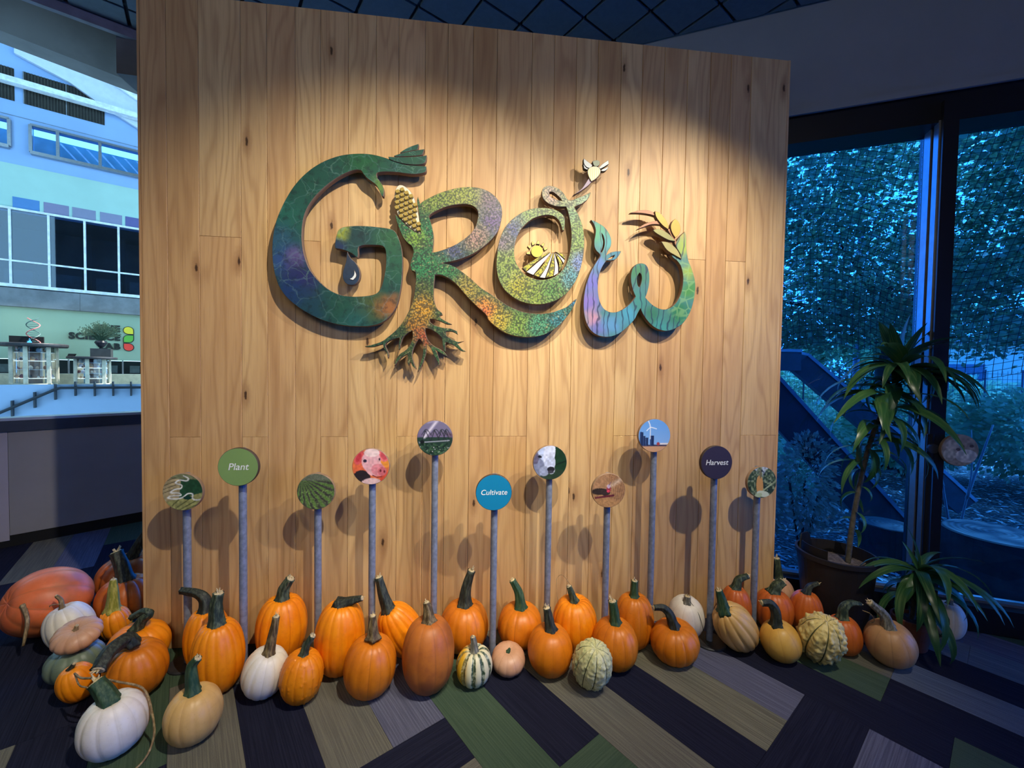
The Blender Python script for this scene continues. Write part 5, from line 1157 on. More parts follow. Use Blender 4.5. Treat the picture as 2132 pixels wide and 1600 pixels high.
#    id: skin, ribs, rib depth, squareness, dimple, warts, stem, label
PS = {
 '1': ('giant', 9, .035, .9, .10, None, 'dry', 'giant pale orange pumpkin slumped on the dark carpet, largest of all, with a withered root'),
 '2': ('red', 12, .10, .85, .25, None, 'black', 'dull orange pumpkin with a long leaning black stem, farthest back behind the wooden wall end'),
 '3': ('red', 12, .10, .85, .22, None, 'black', 'shadowed orange pumpkin with a thick upright black stem, just behind the small yellow-stemmed one'),
 '4': ('orange', 12, .08, .85, .2, ('sparse', 40, .02), 'yellow', 'small orange pumpkin with a pointed yellow-green stem, behind the pink squash'),
 '5': ('white', 10, .05, .9, .2, None, 'dry', 'white pumpkin leaning behind the stacked pink squash, with a thin dry stem'),
 '6': ('pink', 12, .07, .8, .3, None, 'dry', 'flat pinkish tan squash lying on top of the grey-green one'),
 '7': ('green', 11, .08, .8, .3, None, 'dry', 'flat grey-green squash on the carpet under the pink squash'),
 '8': ('orange', 14, .06, .85, .25, None, 'dark', 'orange pumpkin with a hooked green stem, tucked against the wooden wall corner'),
 '9': ('deep', 14, .06, .85, .22, None, 'black', 'large orange pumpkin with a thick dark stem bent down its side and a vine'),
 '10': ('orange', 12, .05, .85, .15, None, 'black', 'small orange pumpkin with a tiny stub stem, in front of the grey-green squash'),
 '11': ('white', 12, .045, .85, .25, None, 'green', 'ribbed white pumpkin with a stout green stem, nearest the camera'),
 '12': ('tan', 12, .03, .85, .22, None, 'green', 'pale tan pumpkin with a tall crooked green stem, on the taupe carpet in front'),
 '13': ('orange', 16, .06, .8, .2, None, 'black', 'orange pumpkin with a long black stem curling toward the river sign post'),
 '14': ('orange', 15, .06, .75, .2, None, 'dark', 'big bright orange pumpkin with a mottled upright stem, behind the pale tan one'),
 '15': ('orange', 13, .05, .75, .18, None, 'dark', 'tall orange pumpkin with a scar across its face, behind the long-stemmed white pumpkin'),
 '16': ('white', 12, .045, .85, .2, None, 'brown', 'white pumpkin with a long straight brown stem, tilted beside the warty orange one'),
 '17': ('warty', 14, .035, .85, .15, ('sparse', 62, .022), 'dark', 'orange pumpkin speckled with small warts, beside the tilted white pumpkin'),
 '18': ('orange', 15, .05, .75, .1, None, 'black', 'very tall orange pumpkin whose short black stem lies flat, by the pig sign post'),
 '19': ('deep', 13, .035, .8, .15, None, 'brown', 'smooth orange pumpkin with a straight grey-brown stem, in front of the very tall one'),
 '20': ('orange', 14, .06, .85, .18, None, 'black', 'orange pumpkin tipped sideways with a long thin black stem reaching toward the pig sign post'),
 '21': ('brown', 10, .025, .75, .12, None, 'brown', 'tall brownish orange pumpkin with a pointed shaggy stem and dirty face'),
 '22': ('deep', 12, .045, .8, .2, None, 'black', 'round orange pumpkin with the tallest dark stem, beside the irrigation sign post'),
 '23': ('stripe', 10, .14, .85, .3, None, 'grey', 'small striped gourd in yellow, cream and dark green'),
 '24': ('pink', 11, .03, .8, .3, None, 'green', 'small smooth pinkish pumpkin with almost no stem, beside the striped gourd'),
 '25': ('deep', 13, .045, .8, .2, None, 'green', 'orange pumpkin with a curved ridged green stem, behind the small pinkish one'),
 '26': ('orange', 15, .06, .8, .22, None, 'dark', 'bright orange pumpkin with a thin tendril above its stem, by the cow sign post'),
 '27': ('deep', 12, .03, .8, .18, None, 'black', 'orange pumpkin with a short black stem, between the small pinkish one and the green gourd'),
 '28': ('gourd', 10, .05, .85, .06, ('bumps', 45, .012), None, 'bumpy pale green gourd with dark green lines, standing in front without a stem'),
 '29': ('deep', 13, .04, .8, .18, None, 'green', 'orange pumpkin with a flared green stem, right behind the bumpy green gourd'),
 '30': ('deep', 13, .05, .75, .18, None, 'green', 'orange pumpkin with a stubby ridged stem against the wall, by the wind turbine sign post'),
 '31': ('deep', 14, .05, .8, .22, None, 'black', 'round orange pumpkin with an arched black stem, in front of the plain white pumpkin'),
 '32': ('white', 9, .03, .85, .12, None, 'grey', 'white pumpkin with a grey stub and thin trailing tendrils, against the wooden wall'),
 '33': ('tan', 11, .09, .85, .06, None, 'green', 'ribbed tan squash leaning over, its ridged stem against the Harvest sign post'),
 '34': ('red', 12, .05, .8, .18, None, 'dark', 'small orange pumpkin with a bent stem close to the wall, behind the ribbed tan squash'),
 '35': ('yellow', 9, .015, .9, .1, None, 'black', 'smooth yellow-tan squash with a dark stem curling over, beside the lumpy cream gourd'),
 '36': ('red', 12, .05, .8, .18, None, 'dark', 'orange pumpkin with a broad flat green stem, behind the smooth yellow-tan squash'),
 '37': ('red', 12, .05, .8, .18, None, 'black', 'dark orange pumpkin with a thin frayed stem, pressed against the big brown pot'),
 '38': ('pink', 12, .05, .8, .2, None, 'dark', 'pale orange pumpkin behind the wooden wall end by the window, with an upright dark stem'),
 '39': ('cream', 8, .06, .9, .05, ('bumps', 34, -.026), None, 'lumpy cream gourd covered in big warts with dark lines'),
 '40': ('red', 12, .035, .8, .18, None, 'dark', 'dim orange pumpkin with a hooked green stem, behind the lumpy cream gourd'),
 '41': ('beige', 10, .03, .85, .2, None, 'grey', 'large beige pumpkin with a drooping grey stem, in front of the small leafy plant'),
 '43': ('white', 10, .035, .85, .2, None, 'grey', 'white pumpkin under drooping leaves beside the window sill'),
}
def frame_of(ax):
    w = Vector(ax).normalized(); u = Vector((0, 1, 0)).cross(w).normalized(); return u, w.cross(u), w
PK = {}
for key, (skin, ribs, depth, sq, dim, warts, stem, label) in PS.items():
    q = PD[key]; a, b = q['a'], q['b']
    u, v, w = frame_of(q['ax'])
    c = Vector(q['c'])
    hz = math.sqrt((u.z * a) ** 2 + (v.z * a) ** 2 + (w.z * b) ** 2)
    t = empty('pumpkin' if skin not in ('stripe', 'gourd', 'cream') else 'gourd', (c.x, c.y, c.z - hz))
    tag(t, label, 'pumpkin' if skin not in ('stripe', 'gourd', 'cream') else 'gourd', 'pumpkins and gourds along the wooden wall')
    hi = warts is not None
    me = body_mesh(a, b, ribs, depth, sq, dim, warts, int(key) * 13, 128 if hi else 96, 64 if hi else 44, blossom=0.25)
    Rm = Matrix((u, v, w)).transposed()
    me.transform(Matrix.Translation((0, 0, hz)) @ Rm.to_4x4())
    zmin = min(p.co.z for p in me.vertices)
    me.transform(Matrix.Translation((0, 0, -zmin if c.z - hz < .02 else 0)))
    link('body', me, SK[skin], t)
    PK[key] = t
    top = Rm @ Vector((0, 0, b * (1 - dim * .9))) + Vector((0, 0, hz))
    if key in '19' : top = Rm @ Vector((0, 0, b)) + Vector((0, 0, hz))
    if stem and q['stem']:
        pts = [top + Vector(p) for p in q['stem']]
        sp_ = spline(pts, 6); r0, r1 = q['r']; n = len(sp_)
        if key == '9': fl_ = 1.0
        elif key == '11': fl_ = 1.15
        else: fl_ = 1.45
        drop = (Rm @ Vector((0, 0, 1))) * (-dim * b * .25)
        sp_ = [sp_[0] + drop] + sp_
        rad = [r0 * fl_] + [r0 * (1 + .7 * (fl_ - 1) * math.exp(-i / .8)) * (1 - i / (n - 1)) + r1 * (i / (n - 1)) for i in range(n)]
        if warts is None and key not in ('5', '6', '7', '10', '24'):
            rad[-1] *= 1.12
        so = MB().tube(sp_, rad, 20, True, .16, 5, 0.04).build('stem', SM[stem], t, smooth=True)
        d = (sp_[-1] - sp_[-2]).normalized()
        if r1 > .006:
            ct_ = MB()
            ct_.tube([sp_[-1] - d * .001, sp_[-1] + d * .004], [r1 * 1.02, r1 * .8], 10)
            for k in range(5):
                e = Vector((rnd.uniform(-1, 1), rnd.uniform(-1, 1), rnd.uniform(-.2, 1))) * r1 * .8
                ct_.tube([sp_[-1] + e * .4, sp_[-1] + d * r1 * .6 + e], [r1 * .22, r1 * .08], 5)
            ct_.build('stem_tip', tip_m, so)
def vine(key, pts, r, mat='dry'):
    t = PK[key]
    MB().tube([p - t.location for p in spline(pts, 8)], r, 6).build('tendril', SM[mat], t, smooth=True)
vine('9', [(-1.80, 1.66, .22), (-1.74, 1.63, .225), (-1.66, 1.61, .24), (-1.56, 1.60, .235), (-1.47, 1.61, .20), (-1.415, 1.585, .13), (-1.385, 1.56, .05), (-1.375, 1.50, .006), (-1.40, 1.42, .006), (-1.44, 1.36, .006)], .0042)
vine('9', [(-1.80, 1.66, .22), (-1.74, 1.62, .205), (-1.69, 1.60, .21), (-1.64, 1.61, .19)], .003)
vine('1', [(-2.66, 1.99, .14), (-2.68, 1.97, .07), (-2.66, 1.98, .03), (-2.62, 1.97, .02), (-2.57, 1.99, .07), (-2.60, 2.0, .10)], .004)
vine('1', [(-2.66, 1.99, .05), (-2.71, 1.96, .03), (-2.73, 1.95, .01)], .003)
p32 = Vector(PD['32']['c'])
vine('32', [p32 + Vector((0, -.04, .118)), p32 + Vector((.03, -.085, .075)), p32 + Vector((.05, -.104, .0)), p32 + Vector((.065, -.085, -.07)), p32 + Vector((.10, -.09, -.118))], .0016, 'black')
p26 = Vector(PD['26']['c'])
vine('26', [p26 + Vector((-.03, -.02, .215)), p26 + Vector((-.07, -.0, .255)), p26 + Vector((-.1, .0, .235)), p26 + Vector((-.1, -.01, .17)), p26 + Vector((-.095, -.03, .115))], .0012, 'dry')
p5 = Vector(PD['5']['c'])
vine('5', [p5 + Vector((-.05, -.05, .13)), p5 + Vector((-.02, -.07, .150)), p5 + Vector((.03, -.07, .158))], .002, 'dry')
p40 = Vector(PD['40']['c'])
vine('40', [p40 + Vector((.07, -.03, .15)), p40 + Vector((.10, -.05, .14)), p40 + Vector((.10, -.07, .115)), p40 + Vector((.085, -.06, .10))], .0022, 'dry')

# ------------------------------------------------------------------ potted plants
def leaf_mesh(L, w, rise, droop, seg=10, fold=0.25):
    V = []; F = []
    ang = rise; x = z = 0.0
    for i in range(seg + 1):
        t = i / seg
        ww = w * (.35 + .65 * min(1, t * 4)) * (1 - t ** 2.6) + .0008
        dz = math.sin(ang); dx = math.cos(ang)
        nx, nz = -dz, dx
        V += [(x + nx * ww * fold, -ww, z + nz * ww * fold), (x, 0, z), (x + nx * ww * fold, ww, z + nz * ww * fold)]
        x += dx * L / seg; z += dz * L / seg; ang -= droop / seg
    for i in range(seg):
        q = i * 3; F += [(q, q + 3, q + 4, q + 1), (q + 1, q + 4, q + 5, q + 2)]
    return mesh(V, F, True)
def leaf_mat(name, a, b):
    t = NT(name); o = t.obj()
    sy = t.new('ShaderNodeSeparateXYZ'); t.l.new(o, sy.inputs[0])
    r = t.rand(); n = t.noise(t.vmath('MULTIPLY', o, (6, 160, 6)), 1.0, 2.0)
    c = t.mix(r, lin(a), lin(b)); c = t.mix(t.math('MULTIPLY', t.ramp(n, .5, .7), .35), c, lin((120, 150, 90)))
    t.b.inputs['Transmission Weight'].default_value = 0.0
    m = t.set(c, 0.32, 0.5)
    tl = t.new('ShaderNodeBsdfTranslucent'); t.l.new(c, tl.inputs[0])
    mx = t.new('ShaderNodeMixShader'); mx.inputs[0].default_value = .25
    t.l.new(t.b.outputs[0], mx.inputs[1]); t.l.new(tl.outputs[0], mx.inputs[2]); t.l.new(mx.outputs[0], t.out.inputs[0])
    return m
LM = leaf_mat('dracaena_leaf', (30, 74, 46), (64, 112, 60))
bark = simple('plant_stem_bark', (78, 74, 66), 0.85, 0.3, 40, bump=0.4)
LV = [leaf_mesh(.40, .030, .75, 2.3), leaf_mesh(.42, .028, .4, 1.8), leaf_mesh(.30, .032, 1.0, 1.2), leaf_mesh(.27, .024, .2, 2.4), leaf_mesh(.28, .028, 1.3, .4)]
def add_leaf(parent, me, p, az, pitch, sc_=1.0):
    o = link('leaf', me, LM, parent, p, (rnd.uniform(-.35, .35), -pitch, az)); o.scale = (sc_, sc_, sc_); return o
dp = empty('potted_plant', (1.985, 2.455, 0)); tag(dp, 'tall leaning plant with long strappy leaves in a wide brown pot by the window', 'plant')
MB().lathe([(.148, 0), (.155, .01), (.195, .40), (.205, .41), (.205, .435), (.192, .437), (.188, .36), (.0, .36)], 48).build('pot', simple('pot_brown', (32, 29, 33), 0.5, 0.15, 10), dp, smooth=False)
soil = MB().lathe([(.187, .355), (.186, .365), (.10, .385), (.0, .39)], 32).build('soil', simple('soil_moss', (96, 86, 80), 0.95, 0.5, 60, bump=1.0), dp)
sh = MB()
for k in range(500):
    a = rnd.uniform(0, 6.28); r = .18 * math.sqrt(rnd.random()); c = Vector((r * math.cos(a), r * math.sin(a), .385 - r * .1)); d = Vector((rnd.uniform(-1, 1), rnd.uniform(-1, 1), rnd.uniform(-.1, .5))) * .025
    sh.tube([c - d * .5, c + d * .5], .0012, 3, cap=False)
s_ = sh.build('mulch', simple('mulch_straw', (150, 132, 118), 0.9, .3, 20), dp); s_['kind'] = 'stuff'
def liner(name, a0, a1, h, r=.176):
    n = 14; q = MB(); an = [a0 + (a1 - a0) * i / n for i in range(n + 1)]
    hh = [h * (min(1, math.sin(PI * i / n) * 1.4) if name == 'liner_flap' else 1) for i in range(n + 1)]
    V = [(rr * math.cos(x), rr * math.sin(x), z) for rr in (r, r + .006) for x, z in [(a_, .36) for a_ in an] + [(a_, .37 + hz_) for a_, hz_ in zip(an, hh)]]
    m = n + 1; F = []
    for i in range(n): F += [(i, i + 1, m + i + 1, m + i), (2 * m + i + 1, 2 * m + i, 3 * m + i, 3 * m + i + 1), (m + i, m + i + 1, 3 * m + i + 1, 3 * m + i)]
    q.add(V, F); return q.build(name, simple('liner_black', (18, 18, 20), 0.5), dp)
liner('liner', PI * .92, PI * 1.22, .115); liner('liner_flap', PI * .50, PI * .80, .12)
base = Vector(dp.location)
stem_pts = [Vector(p) - base for p in ((2.03, 2.42, .37), (2.05, 2.42, .62), (2.10, 2.425, .92), (2.16, 2.43, 1.16), (2.25, 2.44, 1.37), (2.31, 2.45, 1.52), (2.345, 2.455, 1.60))]
st_ = spline(stem_pts, 8)
MB().tube(st_, [.015 - .005 * i / (len(st_) - 1) for i in range(len(st_))], 10).build('stem', bark, dp, smooth=True)
n = len(st_)
for k in range(128):
    f = .36 + .64 * (k / 127) ** .72
    p = st_[min(n - 1, int(f * (n - 1)))]
    az = k * 2.399 + rnd.uniform(-.3, .3)
    # keep foliage inside the room: leaves growing at the pane are shorter
    toward = math.cos(az) * WINN[0] + math.sin(az) * WINN[1]
    s = 1.0 if toward < .2 else max(.35, 1 - toward * .72)
    if f < .6: s *= .8
    me_ = LV[(0, 1, 3, 0, 1)[k % 5]] if f < .93 else LV[(2, 4)[k % 2]]
    add_leaf(dp, me_, p, az, rnd.uniform(-.25, .25) - (.35 if f < .6 else 0), s * rnd.uniform(.9, 1.3))
for k in range(9):      # withered lower leaves
    p = st_[int((.16 + .03 * k) * (n - 1))]
    add_leaf(dp, LV[3], p, k * 2.2 + .4, -.2, rnd.uniform(.45, .75))
sp2 = empty('potted_plant', (2.25, 2.24, 0)); tag(sp2, 'low spiky plant in a small terracotta pot with arching leaves, beside the window sill', 'plant')
MB().lathe([(.062, 0), (.068, .008), (.084, .13), (.09, .133), (.09, .165), (.08, .167), (.076, .15), (0, .148)], 40).build('pot', simple('terracotta', (112, 62, 44), 0.7, .2, 15), sp2, smooth=False)
MB().lathe([(.077, .146), (.05, .156), (0, .158)], 20).build('soil', simple('soil_dark', (44, 36, 30), .95, .4, 60), sp2)
s2 = spline([(0, 0, .15), (.004, -.005, .27), (.012, -.012, .40), (.012, -.015, .44)], 6)
MB().tube(s2, [.014 - .005 * i / (len(s2) - 1) for i in range(len(s2))], 8).build('stem', bark, sp2, smooth=True)
for k in range(46):
    f = .30 + .70 * (k / 45) ** .7; p = s2[min(len(s2) - 1, int(f * (len(s2) - 1)))]
    az = k * 2.399; toward = math.cos(az) * WINN[0] + math.sin(az) * WINN[1]
    s = .95 if toward < .3 else max(.5, 1 - toward * .5)
    me_ = LV[(0, 3, 0, 1)[k % 4]] if f < .92 else LV[(2, 4, 1)[k % 3]]
    add_leaf(sp2, me_, p, az, rnd.uniform(-.3, .2) - (.5 if f < .7 else 0.0), s * rnd.uniform(.8, 1.05))

# ------------------------------------------------------------------ garden outside the window
gp = clip_poly([(-4, 2), (40, -14), (40, 40), (-10, 40)], [(WINP[0] + WINN[0] * .12, WINP[1] + WINN[1] * .12, -WINN[0], -WINN[1])])
tg = NT('mulch_ground'); o_ = tg.pos()
n1 = tg.noise(o_, 38.0, 4.0, .7); v1 = tg.voronoi(tg.vmath('MULTIPLY', o_, (14, 30, 14)), 1.0)
cg = tg.mix(tg.ramp(n1, .4, .65), lin((70, 64, 60)), lin((140, 130, 118))); cg = tg.mix(tg.math('MULTIPLY', tg.ramp(v1, .28, .1), .8), cg, lin((220, 214, 204)))
tg.bump(n1, 1.0, .05); tg.set(cg, .95, .1)
o = MB().prism(gp, -0.2, -0.05).build('ground', tg.m); o['kind'] = 'structure'
# wood chips strewn on the ground near the glass
def ptw(s, out, z=0.0): return (WINP[0] + WIND[0] * s + WINN[0] * out, WINP[1] + WIND[1] * s + WINN[1] * out, z)
ch = MB()
for k in range(3800):
    out = .15 + 7.5 * rnd.random() ** 1.6; s = rnd.uniform(-1.6, .6 + out * 1.25)
    c = Vector(ptw(s, out, -.045)); a = rnd.uniform(0, 6.28); l = rnd.uniform(.015, .05); w = rnd.uniform(.004, .012)
    d = Vector((math.cos(a), math.sin(a), rnd.uniform(-.3, .3))) * l; e = Vector((-math.sin(a), math.cos(a), rnd.uniform(-.4, .4))) * w; h = Vector((0, 0, .006))
    ch.add([tuple(c - d - e), tuple(c + d - e), tuple(c + d + e), tuple(c - d + e), tuple(c + h)], [(0, 1, 4), (1, 2, 4), (2, 3, 4), (3, 0, 4)])
o = ch.build('wood_chips', simple('wood_chip', (196, 188, 174), .9, .35, 8)); tag(o, 'pale wood chips and leaf litter strewn over the garden ground', 'mulch', kind='stuff')
# foliage: many small leaf blades in one mesh
def leaves_mesh(cs, size, seed, flat=.5, elong=1.7):
    rs = np.random.RandomState(seed); n = len(cs)
    d = rs.normal(size=(n, 3)); d[:, 2] = d[:, 2] * flat - .35; d /= np.linalg.norm(d, axis=1)[:, None]
    e = rs.normal(size=(n, 3)); e -= d * (e * d).sum(1)[:, None]; e /= np.linalg.norm(e, axis=1)[:, None]
    s = size * rs.uniform(.6, 1.3, n)[:, None]
    nn = np.cross(d, e)
    V = np.stack([cs, cs + d * s * elong * .5 + e * s * .5 + nn * s * .12, cs + d * s * elong, cs + d * s * elong * .5 - e * s * .5 + nn * s * .12], 1).reshape(-1, 3)
    i = np.arange(n) * 4
    F = np.concatenate([np.stack([i, i + 1, i + 2], 1), np.stack([i, i + 2, i + 3], 1)])
    me = bpy.data.meshes.new('leaves')
    me.vertices.add(len(V)); me.vertices.foreach_set('co', V.astype(np.float32).ravel())
    me.loops.add(len(F) * 3); me.loops.foreach_set('vertex_index', F.astype(np.int32).ravel())
    me.polygons.add(len(F)); me.polygons.foreach_set('loop_start', (np.arange(len(F)) * 3).astype(np.int32)); me.polygons.foreach_set('loop_total', np.full(len(F), 3, np.int32))
    me.update(calc_edges=True); return me
def tleaf(name, a, b):
    t = NT(name); n_ = t.noise(t.pos(), 2.0, 3.0); n2 = t.noise(t.pos(), 30.0, 1.0)
    c = t.mix(t.math('ADD', t.math('MULTIPLY', n_, .6), t.math('MULTIPLY', n2, .4)), lin(a), lin(b)); t.set(c, .4, .5)
    tl = t.new('ShaderNodeBsdfTranslucent'); t.l.new(c, tl.inputs[0]); mx = t.new('ShaderNodeMixShader'); mx.inputs[0].default_value = .3
    t.l.new(t.b.outputs[0], mx.inputs[1]); t.l.new(tl.outputs[0], mx.inputs[2]); t.l.new(mx.outputs[0], t.out.inputs[0]); return t.m
TL = tleaf('tree_leaf', (84, 116, 84), (130, 160, 112)); SL = tleaf('shrub_leaf', (150, 180, 140), (206, 226, 180)); DL = tleaf('dry_leaf', (150, 130, 110), (190, 170, 140))
trunk_m = simple('tree_bark', (52, 46, 42), .95, .3, 12, bump=.6)
def tree(label, x, y, r, h, crown, n, seed, limbs):
    t = empty('shade_tree', (x, y, -.05)); tag(t, label, 'tree', 'shade trees outside the window')
    rs = np.random.RandomState(seed)
    MB().tube(spline([(0, 0, 0), (.05, .03, h * .4), (-.02, .1, h * .75), (.1, .1, h)], 5), [r * 1.25, r * 1.1, r, r * .98, r * .95, r * .93, r * .9, r * .88, r * .85, r * .8, r * .75, r * .7, r * .65, r * .6, r * .5, r * .45][:16], 12).build('trunk', trunk_m, t, smooth=True)
    cs = []
    for i, (dx, dy, dz, z0, rb) in enumerate(limbs):
        pts = spline([(0, .02, z0), (dx * .45, dy * .45, z0 + dz * .6), (dx, dy, z0 + dz)], 6)
        MB().tube(pts, [rb * (1 - .85 * k / (len(pts) - 1)) for k in range(len(pts))], 8).build('branch', trunk_m, t, smooth=True)
    for (cx, cy, cz, rx, ry, rz, m) in crown:
        m = int(m * .9) if m > 400 else m
        u = rs.normal(size=(m, 3)); u /= np.linalg.norm(u, axis=1)[:, None]; rad = rs.uniform(.25, 1, m) ** .5
        # clump the leaves into sprays
        k = max(1, m // 45); cc = rs.normal(size=(k, 3)); cc /= np.linalg.norm(cc, axis=1)[:, None]; cc *= rs.uniform(.2, 1, k)[:, None] ** .5
        pts = cc[rs.randint(0, k, m)] * np.array([rx, ry, rz]) + rs.normal(size=(m, 3)) * np.array([.2, .2, .10])
        cs.append(pts + np.array([cx, cy, cz]))
    cs = np.concatenate(cs)
    w = np.stack([cs[:, 0] + x, cs[:, 1] + y, cs[:, 2]], 1)
    ok = (w[:, 0] - WINP[0]) * WINN[0] + (w[:, 1] - WINP[1]) * WINN[1] > .75
    f = link('foliage', leaves_mesh(cs[ok], .056, seed), TL, t); f['kind'] = 'stuff'
    return t
tree('dark shade tree with a thick trunk standing between the hedge and the blue pole outside', 6.4, 7.0, .15, 3.2,
     [(0, 0, 4.2, 2.6, 2.4, 1.3, 9000), (-2.0, -1.5, 3.9, 1.8, 1.4, 1.0, 6500), (-1.3, -1.9, 2.75, 1.4, 1.0, .55, 3600), (1.6, -2.0, 3.4, 1.6, 1.4, 1.1, 6000), (1.2, 1.0, 3.1, 2.2, 1.5, .7, 4500), (-2.6, 1.0, 3.3, 2.2, 1.5, .8, 5000), (-1.9, -.8, 2.25, 1.5, .8, .28, 3000), (.4, -.9, 2.3, 1.2, .7, .3, 2200)], 0, 5,
     [(-1.8, -1.2, 1.0, 2.4, .09), (1.6, -1.4, 1.1, 2.6, .09), (.6, 1.2, 1.2, 2.8, .08), (-2.2, .8, .8, 2.3, .07)])
tree('second shade tree farther along the window, with lobed leaves hanging low', 9.2, 5.2, .14, 3.0,
     [(0, 0, 4.0, 2.4, 2.2, 1.3, 8500), (-2.6, -1.2, 3.6, 1.8, 1.2, 1.0, 6500), (-3.6, -1.4, 4.3, 1.4, .9, .9, 4500), (-1.4, -2.2, 2.9, 1.6, 1.0, .6, 4000), (.5, -2.2, 3.2, 2.0, 1.3, 1.0, 4500), (-2.4, -1.0, 2.2, 1.5, .7, .26, 2600), (-4.4, -1.5, 2.14, .55, .45, .16, 320)], 0, 11,
     [(-2.8, -1.3, .8, 2.5, .09), (-.8, -2.0, .6, 2.4, .08), (1.2, 1.0, 1.1, 2.6, .08), (-4.2, -1.5, .1, 2.2, .05)])
def shrub(label, x, y, rx, ry, rz, n, seed, mat, size=.06, stems=6, group='shrubs outside the window'):
    t = empty('shrub', (x, y, -.05)); tag(t, label, 'shrub', group)
    rs = np.random.RandomState(seed)
    u = rs.normal(size=(n, 3)); u /= np.linalg.norm(u, axis=1)[:, None]; u *= rs.uniform(.35, 1, n)[:, None] ** .5
    cs = u * np.array([rx, ry, rz]) + np.array([0, 0, rz + .12])
    cs += .12 * np.stack([np.sin(cs[:, 2] * 9 + cs[:, 1] * 4), np.sin(cs[:, 0] * 8), np.sin(cs[:, 0] * 7 + cs[:, 1] * 6)], 1) * min(1, rx)
    cs[:, 2] = np.maximum(cs[:, 2], .04)
    f = link('foliage', leaves_mesh(cs, size, seed, .8, 1.4), mat, t); f['kind'] = 'stuff'
    q = MB()
    for k in range(stems):
        a = 2 * PI * k / stems; q.tube([(.04 * math.cos(a), .04 * math.sin(a), 0), (rx * .5 * math.cos(a), ry * .5 * math.sin(a), rz * 1.3)], [.012, .005], 5)
    q.build('stems', trunk_m, t)
shrub('dense pale-leaved hedge shrub beyond the mullion, beside the tree trunk', 6.2, 6.4, .9, .7, .62, 5200, 21, SL)
shrub('dense hedge shrub in the middle of the bright hedge row', 7.6, 5.6, 1.0, .8, .66, 5600, 22, SL)
shrub('hedge shrub farthest along the row beside the beige building', 9.0, 4.9, 1.1, .8, .64, 5200, 23, SL)
shrub('low leafy bush beneath the hedge row, near the second stump', 6.9, 4.3, .6, .5, .26, 2200, 24, SL, .05)
shrub('bright bush behind the upper timber beam', 4.9, 6.6, .9, .7, .46, 4200, 25, SL)
shrub('small bush between the two timber beams', 3.7, 5.2, .5, .4, .30, 1800, 26, SL, .05)
shrub('long dense thicket closing off the garden far behind the beige building side', 13.0, 12.6, 3.4, 1.0, .70, 6000, 41, SL, .13)
shrub('dense thicket far behind the trunk of the thick-trunked shade tree', 9.6, 12.0, 2.2, 1.0, 1.25, 7000, 42, TL, .12)
shrub('tree-like green bush far behind the fence', 6.3, 10.3, 1.6, 1.0, .95, 5200, 27, SL, .09)
shrub('dried flower bush with withered heads in front of the lower timber beam', 2.72, 3.75, .30, .22, .45, 1500, 28, DL, .035)
shrub('withered low shrub close to the glass behind the wooden wall end', 2.15, 3.55, .28, .22, .36, 900, 29, DL, .035)
tw = empty('bare_sapling', (3.87, 3.5, -.05)); tag(tw, 'bare thin sapling with forked pale twigs just outside the glass', 'sapling')
for pts in (((0, 0, 0), (-.03, .05, .35), (-.07, .1, .85), (-.03, .15, 1.35)), ((0, 0, 0), (.07, .03, .3), (.16, .05, .7), (.2, .1, 1.1)), ((-.05, .08, .6), (-.12, .1, .85), (-.15, .1, 1.1)), ((.12, .04, .5), (.22, .05, .8), (.33, .05, 1.15))):
    MB().tube(spline(pts, 5), [.013, .012, .012, .011, .01, .01, .009, .008, .008, .007, .006, .006, .005, .005, .004, .003][:len(spline(pts, 5))], 6).build('twig', simple('twig_pale', (150, 144, 136), .8), tw, smooth=True)
timber = simple('timber_dark', (66, 66, 70), .8, .2, 6); timber_l = simple('timber_edge', (150, 154, 160), .7)
def beam(label, pts, w, th):
    t = empty('timber_beam', (pts[0][0], pts[0][1], 0)); tag(t, label, 'beam')
    P = [Vector(p) - Vector((pts[0][0], pts[0][1], 0)) for p in pts]
    for a, b in zip(P, P[1:]):
        d = (b - a).normalized(); s = Vector((.35, .93, 0)); s = (s - d * s.dot(d)).normalized(); u = d.cross(s) * -1
        if u.z < 0: u = -u
        m = MB(); V = [tuple(p + s * i * th / 2 + u * j * w / 2) for p in (a, b) for i, j in ((-1, -1), (1, -1), (1, 1), (-1, 1))]
        m.add(V, [(0, 1, 2, 3), (7, 6, 5, 4), (0, 4, 5, 1), (1, 5, 6, 2), (2, 6, 7, 3), (3, 7, 4, 0)]); bd = m.build('board', timber, t)
        m = MB(); V = [tuple(p + s * i * th * .55 + u * (w / 2 + j * .03)) for p in (a, b) for i, j in ((-1, 0), (1, 0), (1, 1), (-1, 1))]
        m.add(V, [(0, 1, 2, 3), (7, 6, 5, 4), (0, 4, 5, 1), (1, 5, 6, 2), (2, 6, 7, 3), (3, 7, 4, 0)]); m.build('cap', timber_l, t)
beam('upper dark timber beam with a short level head, slanting down to the ground outside', [(2.35, 4.45, 1.66), (3.12, 4.5, 1.66), (4.45, 4.5, .58), (5.0, 4.5, .10)], .20, .16)
beam('lower dark timber beam, wide and slanting down behind the potted plant', [(2.05, 4.0, 1.80), (2.7, 3.98, 1.10), (3.75, 3.95, -.03)], .30, .16)
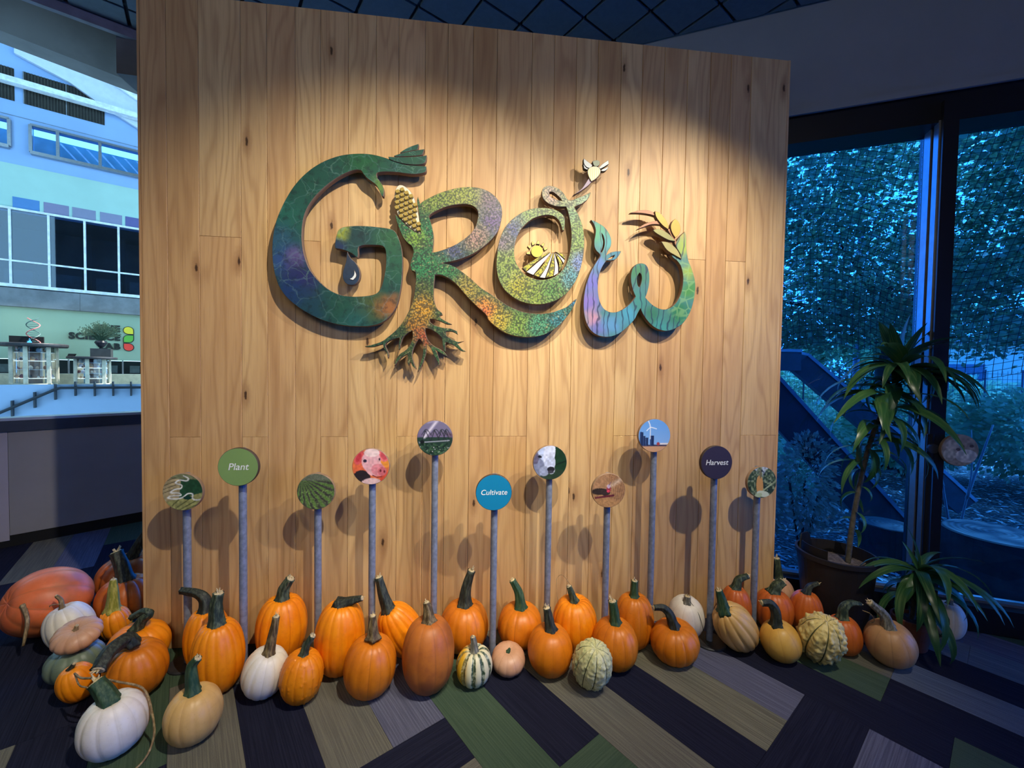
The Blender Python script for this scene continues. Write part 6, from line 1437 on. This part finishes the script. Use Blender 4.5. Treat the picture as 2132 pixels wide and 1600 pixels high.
def stump(label, x, y, r, h):
    t = empty('tree_stump', (x, y, -.05)); tag(t, label, 'stump')
    prof = [(r * 1.08, 0), (r * 1.0, h * .3), (r * .98, h * .9), (r * .97, h)]
    MB().lathe(prof, 40).build('bark', simple('stump_bark', (58, 52, 50), .95, .35, 10, bump=.6), t)
    tt = NT('stump_rings'); oo = tt.obj(); rr = tt.vmath('LENGTH', tt.vmath('MULTIPLY', oo, (1, 1, 0)))
    rg = tt.math('SINE', tt.math('MULTIPLY', tt.math('ADD', rr, tt.math('MULTIPLY', tt.noise(oo, 4.0), .05)), 180.0)); tt.set(tt.mix(tt.math('MULTIPLY_ADD', rg, .3, .5), lin((84, 78, 72)), lin((130, 122, 114))), .9, .1)
    MB().lathe([(r * .95, h + .001), (r * .93, h + .008), (0, h + .010)], 40).build('cut_top', tt.m, t)
stump('wide tree stump close outside the glass, beyond the mullion', 3.56, 2.95, .30, .42)
stump('narrower tree stump behind the tall potted plant', 3.13, 3.36, .18, .33)
pole = MB().tube([(6.75, 8.03, -.1), (6.75, 8.03, 5.0)], .05, 10).build('metal_pole', simple('pole_blue', (120, 140, 165), .5, .1)); tag(pole, 'pale blue metal pole beside the tree trunk outside', 'pole')
fe = empty('wire_fence', (5.0, 9.2, -.05)); tag(fe, 'thin wire fence with slim posts far behind the timber beams', 'fence')
fm_ = simple('fence_metal', (70, 80, 92), .6)
for k in range(9):
    MB().tube([(k * .75, -k * .05, 0), (k * .75, -k * .05, 1.75)], .018, 6).build('fence_post', fm_, fe)
q = MB()
for z in np.arange(.1, 1.75, .12): q.tube([(0, 0, z), (6, -.4, z)], .005, 3, cap=False)
for k in range(60): q.tube([(k * .1, -k * .1 * .0667, .05), (k * .1, -k * .1 * .0667, 1.72)], .004, 3, cap=False)
w_ = q.build('wire_mesh', fm_, fe); w_['kind'] = 'stuff'
bd = empty('beige_building', (15.5, 12.2, -.05), math.radians(-25)); tag(bd, 'low beige building seen through the netting beyond the hedge', 'building')
MB().box(-3.4, 6, 0, 4, 0, 2.65).build('wall', simple('beige_render', (222, 206, 176), .9, .05, 1), bd)
MB().box(-3.6, 6.2, -.2, 4.2, 2.65, 2.85).build('roof_edge', simple('roof_edge_grey', (150, 150, 150), .8), bd)
for k in range(3): MB().box(-2 + k * 2.4, -1 + k * 2.4, -.02, .05, .9, 2.0).build('window', simple('far_pane', (70, 90, 110), .3), bd)
pv = MB().box(2.5, 11, 11.5, 15, -.05, .0).build('pale_path', simple('path_pale', (206, 206, 196), .9, .05)); pv['kind'] = 'structure'
# bird netting hung outside the upper panes
nt = MB(); rs = random.Random(3)
def netp(s, z):
    o = .30 + .10 * math.sin(s * 1.7 + z * .9) + .05 * math.sin(s * 4.1 - z * 2.3)
    zz = z - .10 * math.sin(s * 2.2 + .8) - .06 * math.sin(s * 5 + z)
    ss = s + .06 * math.sin(z * 2.4 + s) + .16 * (z - 1.6) * (1 if s > -.3 else .5)
    return ptw(ss, max(.16, o), zz)
s0, s1, z0, z1 = -2.1, 1.9, 1.62, 3.25
for k in range(int((s1 - s0) / .042) + 1):
    s = s0 + k * .042; nt.tube([netp(s, z0 + (z1 - z0) * i / 16) for i in range(17)], .0018, 3, cap=False)
for k in range(int((z1 - z0) / .042) + 1):
    z = z0 + k * .042; nt.tube([netp(s0 + (s1 - s0) * i / 40, z) for i in range(41)], .0018, 3, cap=False)
o = nt.build('bird_netting', simple('net_black', (16, 20, 26), .8)); tag(o, 'dark sagging bird netting hung outside the upper window panes', 'net', kind='stuff')
